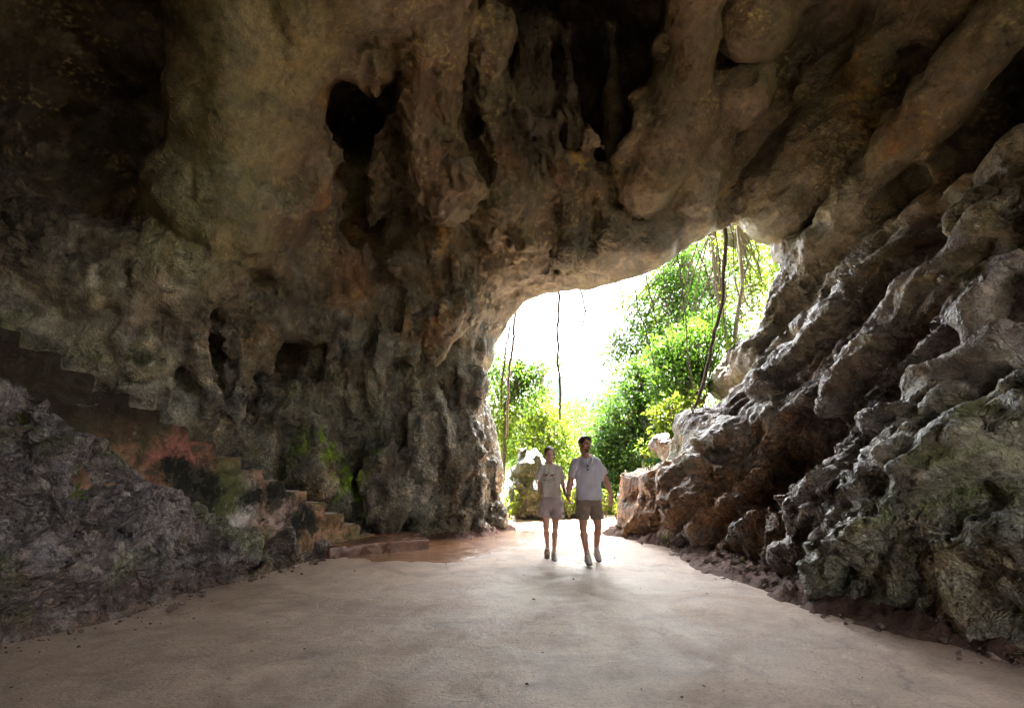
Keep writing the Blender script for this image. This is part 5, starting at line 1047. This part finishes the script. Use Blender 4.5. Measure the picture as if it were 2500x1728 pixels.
CV.cap(K(745, 345, .07), K(840, 345, .07), .018, None, .01); part(CV, 'collar', M_shirt1, shirt, org)
SV = Vol((org[0] - .36, YM - .42, .40), (org[0] + .36, YM + .3, .98), .0065)
SV.ell(K(808, 815), (.185, .128, .13), k=.02, pw=2.5); SV.chain([(K(752, 850, .0), .105), (K(738, 1000, -.13), .106)], .03); SV.chain([(K(862, 850, .0), .105), (K(896, 1000, -.01), .100)], .03)
SV.plane(K(735, 1014), (-.03, 0, -1)); SV.cap(K(740, 1120, -.19), K(738, 1020, -.135), .086, .080, .004, True); SV.cap(K(900, 1110, -.01), K(896, 1020, -.01), .082, .076, .004, True)
part(SV, 'shorts', M_sh1, man, org, lambda v, q: fold(fold(v, q, .016, 9, (1, 0, .25), 13), q, .008, 22, (1, 0, -.3), 4), 2)
def toe_of(a, L_=.19, dx=0., dz=-.02): return a + np.array([dx, -L_, dz])
shoe(man, org, K(793, 1400, -.10), toe_of(K(793, 1400, -.10), .2, .01, -.012), (M_shoe1, M_dsole), 0); shoe(man, org, K(893, 1345, .18), toe_of(K(893, 1345, .18), .2, .01, -.055), (M_shoe1, M_dsole), 0)
sock(man, org, K(786, 1352, -.12), K(793, 1405, -.10), .042); sock(man, org, K(889, 1278, .16), K(893, 1345, .18), .042)
tb = Tubes(); cB = wL + (eL - wL) * .06; a_ = np.linspace(0, 2 * np.pi, 17); tb.add([cB + np.array([.034 * math.cos(t), .034 * math.sin(t), 0]) for t in a_], .007, 6); o = tb.build('wristband', M_black, man); o.data.transform(Matrix.Translation(-Vector(org)))
# sunglasses hooked in the neck of the shirt, hanging upright
g0 = K(797, 470, -.155); gl = empty('sunglasses', tuple(g0)); tag(gl, 'dark folded sunglasses hanging from the neck of the white polo shirt', 'sunglasses')
for n_, (dx, dz) in enumerate(((.0, .037), (.006, -.030))):
    Q_ = Vol(np.array([-.06, -.04, -.09]), np.array([.06, .04, .09]), .003); Q_.ell((dx, 0, dz), (.018, .006, .026), k=.002, pw=3.); v, q = Q_.get(1); mesh('lens', v, q, M_blue, gl)
tb = Tubes(); tb.add([(.0, -.002, .012), (.004, -.006, .004), (.005, -.002, -.005)], .003, 6); tb.add([(.016, 0, .06), (.012, .012, .0), (.010, .016, -.05)], .003, 6); tb.build('frame', M_black, gl)
# ---- woman
YW = 8.49; org2 = (kp(405, 0, YW)[0], YW, 0.); wom = empty('person', org2)
tag(wom, 'woman in printed cream T-shirt and pale shorts walking with her hair tied back', 'person', 'couple walking hand in hand')
K = lambda x, y, dy=0.: kp(x, y, YW + dy)
V_ = Vol((org2[0] - .50, YW - .62, -.02), (org2[0] + .52, YW + .42, 1.80), .0065)
hc2 = K(394, 342, -.01); MH2 = rotm(R(5), R(3), R(0)); hd2 = head(V_, hc2, .97, MH2, False)
nb = K(402, 455, .03); V_.chain([(hd2(0, .03, -.06), .047), (nb + [0, 0, .03], .046), (nb - [0, 0, .04], .06)], .03)
V_.ell(K(405, 560), (.145, .095, .17), k=.05); V_.ell(K(410, 720), (.125, .09, .14), k=.05); V_.ell(K(412, 850), (.160, .11, .12), k=.05)
sL, sR = K(314, 502, .01), K(495, 500, .01); V_.cap(sL, sR, .045, None, .04)
eL, wL2 = K(290, 665, .06), K(296, 800, .05); eR, wR2 = K(542, 670, -.0), K(578, 775, -.37)
V_.chain([(sL, .045), ((sL + eL) / 2, .038), (eL, .032), (eL * .65 + wL2 * .35, .031), (wL2, .021)], .02); V_.chain([(sR, .045), ((sR + eR) / 2, .038), (eR, .032), (eR * .65 + wR2 * .35, .031), (wR2, .022)], .02)
hL, kL, aL = K(358, 860), K(360, 1105, -.04), K(374, 1315, .12); hR, kR, aR = K(462, 860), K(455, 1110, -.16), K(443, 1358, -.06)
for h_, k_, a_ in ((hL, kL, aL), (hR, kR, aR)):
    V_.chain([(h_, .085), (h_ * .5 + k_ * .5, .066), (k_, .047)], .02); cf = k_ * .68 + a_ * .32 + np.array([0, .02, 0]); V_.chain([(k_, .041), (cf, .044), (k_ * .3 + a_ * .7, .032), (a_, .026)], .02); V_.ell(k_ - [0, .018, 0], (.038, .035, .044), k=.02)
hand(V_, wL2, (.01, -.02, -1), (0, -1, 0), .9, .35, (1, 0, 0)); hand(V_, wR2, K(604, 850, -.42) - wR2, (.1, -1, -.2), .88, .9, (-1, 0, 0))
part(V_, 'body', M_skin2, wom, org2)
part(hairlayer(hc2, .97, MH2, False, hd2), 'hair', M_hair2, wom, org2, lambda v, q: fold(v, q, .006, 60, MH2 @ np.array([0, .4, 1]), 4))
for e in (-1, 1):
    Q_ = Vol(hd2(.031 * e, -.086, -.005) - .03, hd2(.031 * e, -.086, -.005) + .03, .003); Q_.ell(hd2(.031 * e, -.082, -.005), (.013, .010, .007), MH2, .001); part(Q_, 'eye', M_eye, wom, org2)
    Q_ = Vol(hd2(.031 * e, -.09, .02) - .04, hd2(.031 * e, -.09, .02) + .04, .003); Q_.chain([(hd2(.014 * e, -.093, .015), .003), (hd2(.032 * e, -.092, .020), .003), (hd2(.046 * e, -.080, .014), .002)], .003); part(Q_, 'eyebrow', M_hair2, wom, org2)
Q_ = Vol(hd2(0, -.09, -.063) - .04, hd2(0, -.09, -.063) + .04, .003); Q_.cap(hd2(-.016, -.086, -.062), hd2(.016, -.086, -.062), .0065, None, .002); part(Q_, 'lips', M_lip, wom, org2)
TV = Vol((org2[0] - .36, YW - .28, .78), (org2[0] + .38, YW + .28, 1.62), .0065)
TV.ell(K(405, 575), (.160, .112, .185), k=.05); TV.ell(K(403, 690), (.155, .118, .2), k=.04, pw=2.6); TV.ell(K(408, 755), (.158, .122, .09), k=.03, pw=2.6); TV.cap(K(318, 494), K(491, 494), .050, None, .04); TV.chain([(K(388, 448, .03), .035), (K(318, 486), .042)], .03); TV.chain([(K(418, 448, .03), .035), (K(491, 486), .042)], .03); TV.chain([(K(403, 462, .03), .07), (K(403, 490, .02), .09)], .03)
TV.chain([(K(316, 500), .052), (K(268, 612, .03), .074)], .03); TV.chain([(K(493, 500), .052), (K(540, 612, .03), .074)], .03); TV.plane(K(408, 793), (0, 0, -1), .02)
for a, b in ((K(312, 488), K(274, 612)), (K(497, 488), K(534, 602))):
    d = (b - a) / np.linalg.norm(b - a); x, y, z = TV.g[0][:, None, None], TV.g[1][None, :, None], TV.g[2][None, None, :]
    pd = (x - b[0]) * d[0] + (z - b[2]) * d[2]; outb = np.abs(x - K(405, 0)[0]) > .17; TV.f = np.where(outb, smin(TV.f, (-pd + 0 * y).astype(np.float32), .004), TV.f)
TV.ell(hd2(0, .02, -.148), (.062, .075, .028), k=.006, sub=True); TV.cap(K(288, 660, .05), K(276, 595, .03), .050, .046, .004, True); TV.cap(K(545, 665, .04), K(532, 590, .03), .050, .046, .004, True)
tee = part(TV, 't_shirt', M_shirt2, wom, org2, lambda v, q: fold(fold(v, q, .022, 6, (.25, 0, 1), 23), q, .007, 17, (-.35, 0, 1), 28), 2)
HV = Vol((org2[0] - .36, YW - .36, .46), (org2[0] + .36, YW + .28, 1.0), .0065)
HV.ell(K(410, 800), (.150, .118, .05), k=.03); HV.ell(K(413, 870), (.188, .135, .12), k=.03, pw=2.4); HV.chain([(K(352, 870), .10), (K(345, 985, -.03), .102)], .02); HV.chain([(K(470, 870), .105), (K(480, 1000, -.085), .108)], .02)
HV.plane(K(413, 996), (-.09, 0, -1)); HV.cap(K(350, 1100, -.03), K(350, 1000, -.03), .086, .08, .004, True); HV.cap(K(478, 1110, -.11), K(478, 1025, -.09), .088, .082, .004, True)
short2 = part(HV, 'shorts', M_sh2, wom, org2, lambda v, q: fold(fold(v, q, .018, 8, (1, 0, .35), 33), q, .008, 20, (.4, 0, 1), 34), 2)
tb = Tubes(); w0 = K(405, 790, -.125); tb.add(curve([w0 + [-.03, 0, .005], w0 + [-.012, -.008, .012], w0, w0 + [.014, -.008, .014], w0 + [.04, 0, -.01]], 12), .006, 6); o = tb.build('drawstring', M_sh2, short2); o.data.transform(Matrix.Translation(-Vector(org2)))
shoe(wom, org2, K(370, 1350, .14), toe_of(K(370, 1350, .14), .185, -.015, -.05), (M_shoe2, M_sole), 0); shoe(wom, org2, K(442, 1383, -.04), toe_of(K(442, 1383, -.04), .185, .0, -.01), (M_shoe1, M_sole), 0)
sock(wom, org2, K(374, 1300, .12), K(370, 1345, .14), .034); sock(wom, org2, K(443, 1345, -.06), K(442, 1385, -.04), .034)
# print on the T-shirt: a running black and orange cat over two lines of lettering, laid on the cloth
def bvh_of(o): o_m = o.data; return BVHTree.FromPolygons([v.co for v in o_m.vertices], [tuple(p.vertices) for p in o_m.polygons])
tb_ = bvh_of(tee)
def decal(name, polys, mat, parent, origin, bv, lift=.0025):
    vs, fs = [], []
    for pl_ in polys:
        i0 = len(vs); vs += [(p[0], p[1]) for p in pl_]; fs.append(list(range(i0, i0 + len(pl_))))
    co = []
    for x, z in vs:
        h_ = bv.ray_cast(Vector((x, -1, z)), Vector((0, 1, 0))); co.append((x, (h_[0].y if h_[0] else -.12) - lift, z))
    me = bpy.data.meshes.new(name); me.from_pydata(co, [], fs); me.materials.append(mat); o = bpy.data.objects.new(name, me); COL.objects.link(o); o.parent = parent; return o
def kl(x, y): p = K(x, y, -.1) - np.array(org2); return (p[0], p[2])
def strip(pts, w):                                           # quads along a line
    out = []; pts = [np.array(kl(*p)) for p in pts]
    for i, (a, b) in enumerate(zip(pts, pts[1:])):
        d = b - a; n_ = np.array([-d[1], d[0]]) / max(np.linalg.norm(d), 1e-6); w0, w1 = w[i] / 2, w[i + 1] / 2; out.append([tuple(a - n_ * w0), tuple(b - n_ * w1), tuple(b + n_ * w1), tuple(a + n_ * w0)])
    return out
cat_ = strip([(325, 563), (345, 556), (370, 556), (400, 560), (425, 556), (440, 552), (458, 550)], [.012, .026, .022, .016, .020, .010, .006])
cat_ += strip([(350, 560), (335, 575), (320, 580)], [.012, .008, .006]) + strip([(362, 562), (352, 580), (338, 588)], [.012, .007, .005]) + strip([(415, 562), (430, 575), (438, 592)], [.014, .008, .006]) + strip([(405, 566), (400, 580), (412, 588)], [.010, .006, .005])
cat_ += strip([(332, 556), (330, 540)], [.012, .002]) + strip([(342, 553), (346, 538)], [.010, .002])
decal('cat_print', cat_, M_black, tee, org2, tb_); decal('cat_print_orange', strip([(358, 564), (375, 568), (400, 571), (418, 567)], [.008, .014, .014, .006]), M_orange, tee, org2, tb_, .0045)
decal('dot_print', [[tuple(np.array(kl(383, 537)) + .009 * np.array([math.cos(a), math.sin(a)])) for a in np.linspace(0, 6.28, 11)[:-1]]], M_black, tee, org2, tb_)
def text_decal(txt, cx, cy, width, mat, parent, bv, name, bold=.0):
    cu = bpy.data.curves.new('lettering', 'FONT'); cu.body = txt; cu.align_x = 'CENTER'; cu.align_y = 'CENTER'; cu.offset = bold; cu.resolution_u = 2; to = bpy.data.objects.new('lettering', cu); COL.objects.link(to)
    bpy.context.view_layer.update(); me = bpy.data.meshes.new_from_object(to.evaluated_get(bpy.context.evaluated_depsgraph_get())); bpy.data.objects.remove(to)
    xs = [v.co.x for v in me.vertices]; s_ = width / (max(xs) - min(xs)); c = kl(cx, cy)
    for v in me.vertices:
        x, z = c[0] + v.co.x * s_, c[1] + v.co.y * s_ * 1.15; h_ = bv.ray_cast(Vector((x, -1, z)), Vector((0, 1, 0))); v.co = (x, (h_[0].y if h_[0] else -.12) - .0025, z)
    me.materials.clear(); me.materials.append(mat); o = bpy.data.objects.new(name, me); COL.objects.link(o); o.parent = parent; return o
text_decal('MADGATTON', 387, 609, .168, M_black, tee, tb_, 'lettering', .02); text_decal('savage cat', 388, 627, .085, M_black, tee, tb_, 'small_lettering', .01)
decal('emblem', [[tuple(np.array(kl(537, 956)) + np.array([.010 * math.cos(a), .017 * math.sin(a)])) for a in np.linspace(0, 6.28, 11)[:-1]]], M_black, short2, org2, bvh_of(short2))
print('people', time.time() - T0)
print('done', time.time() - T0)
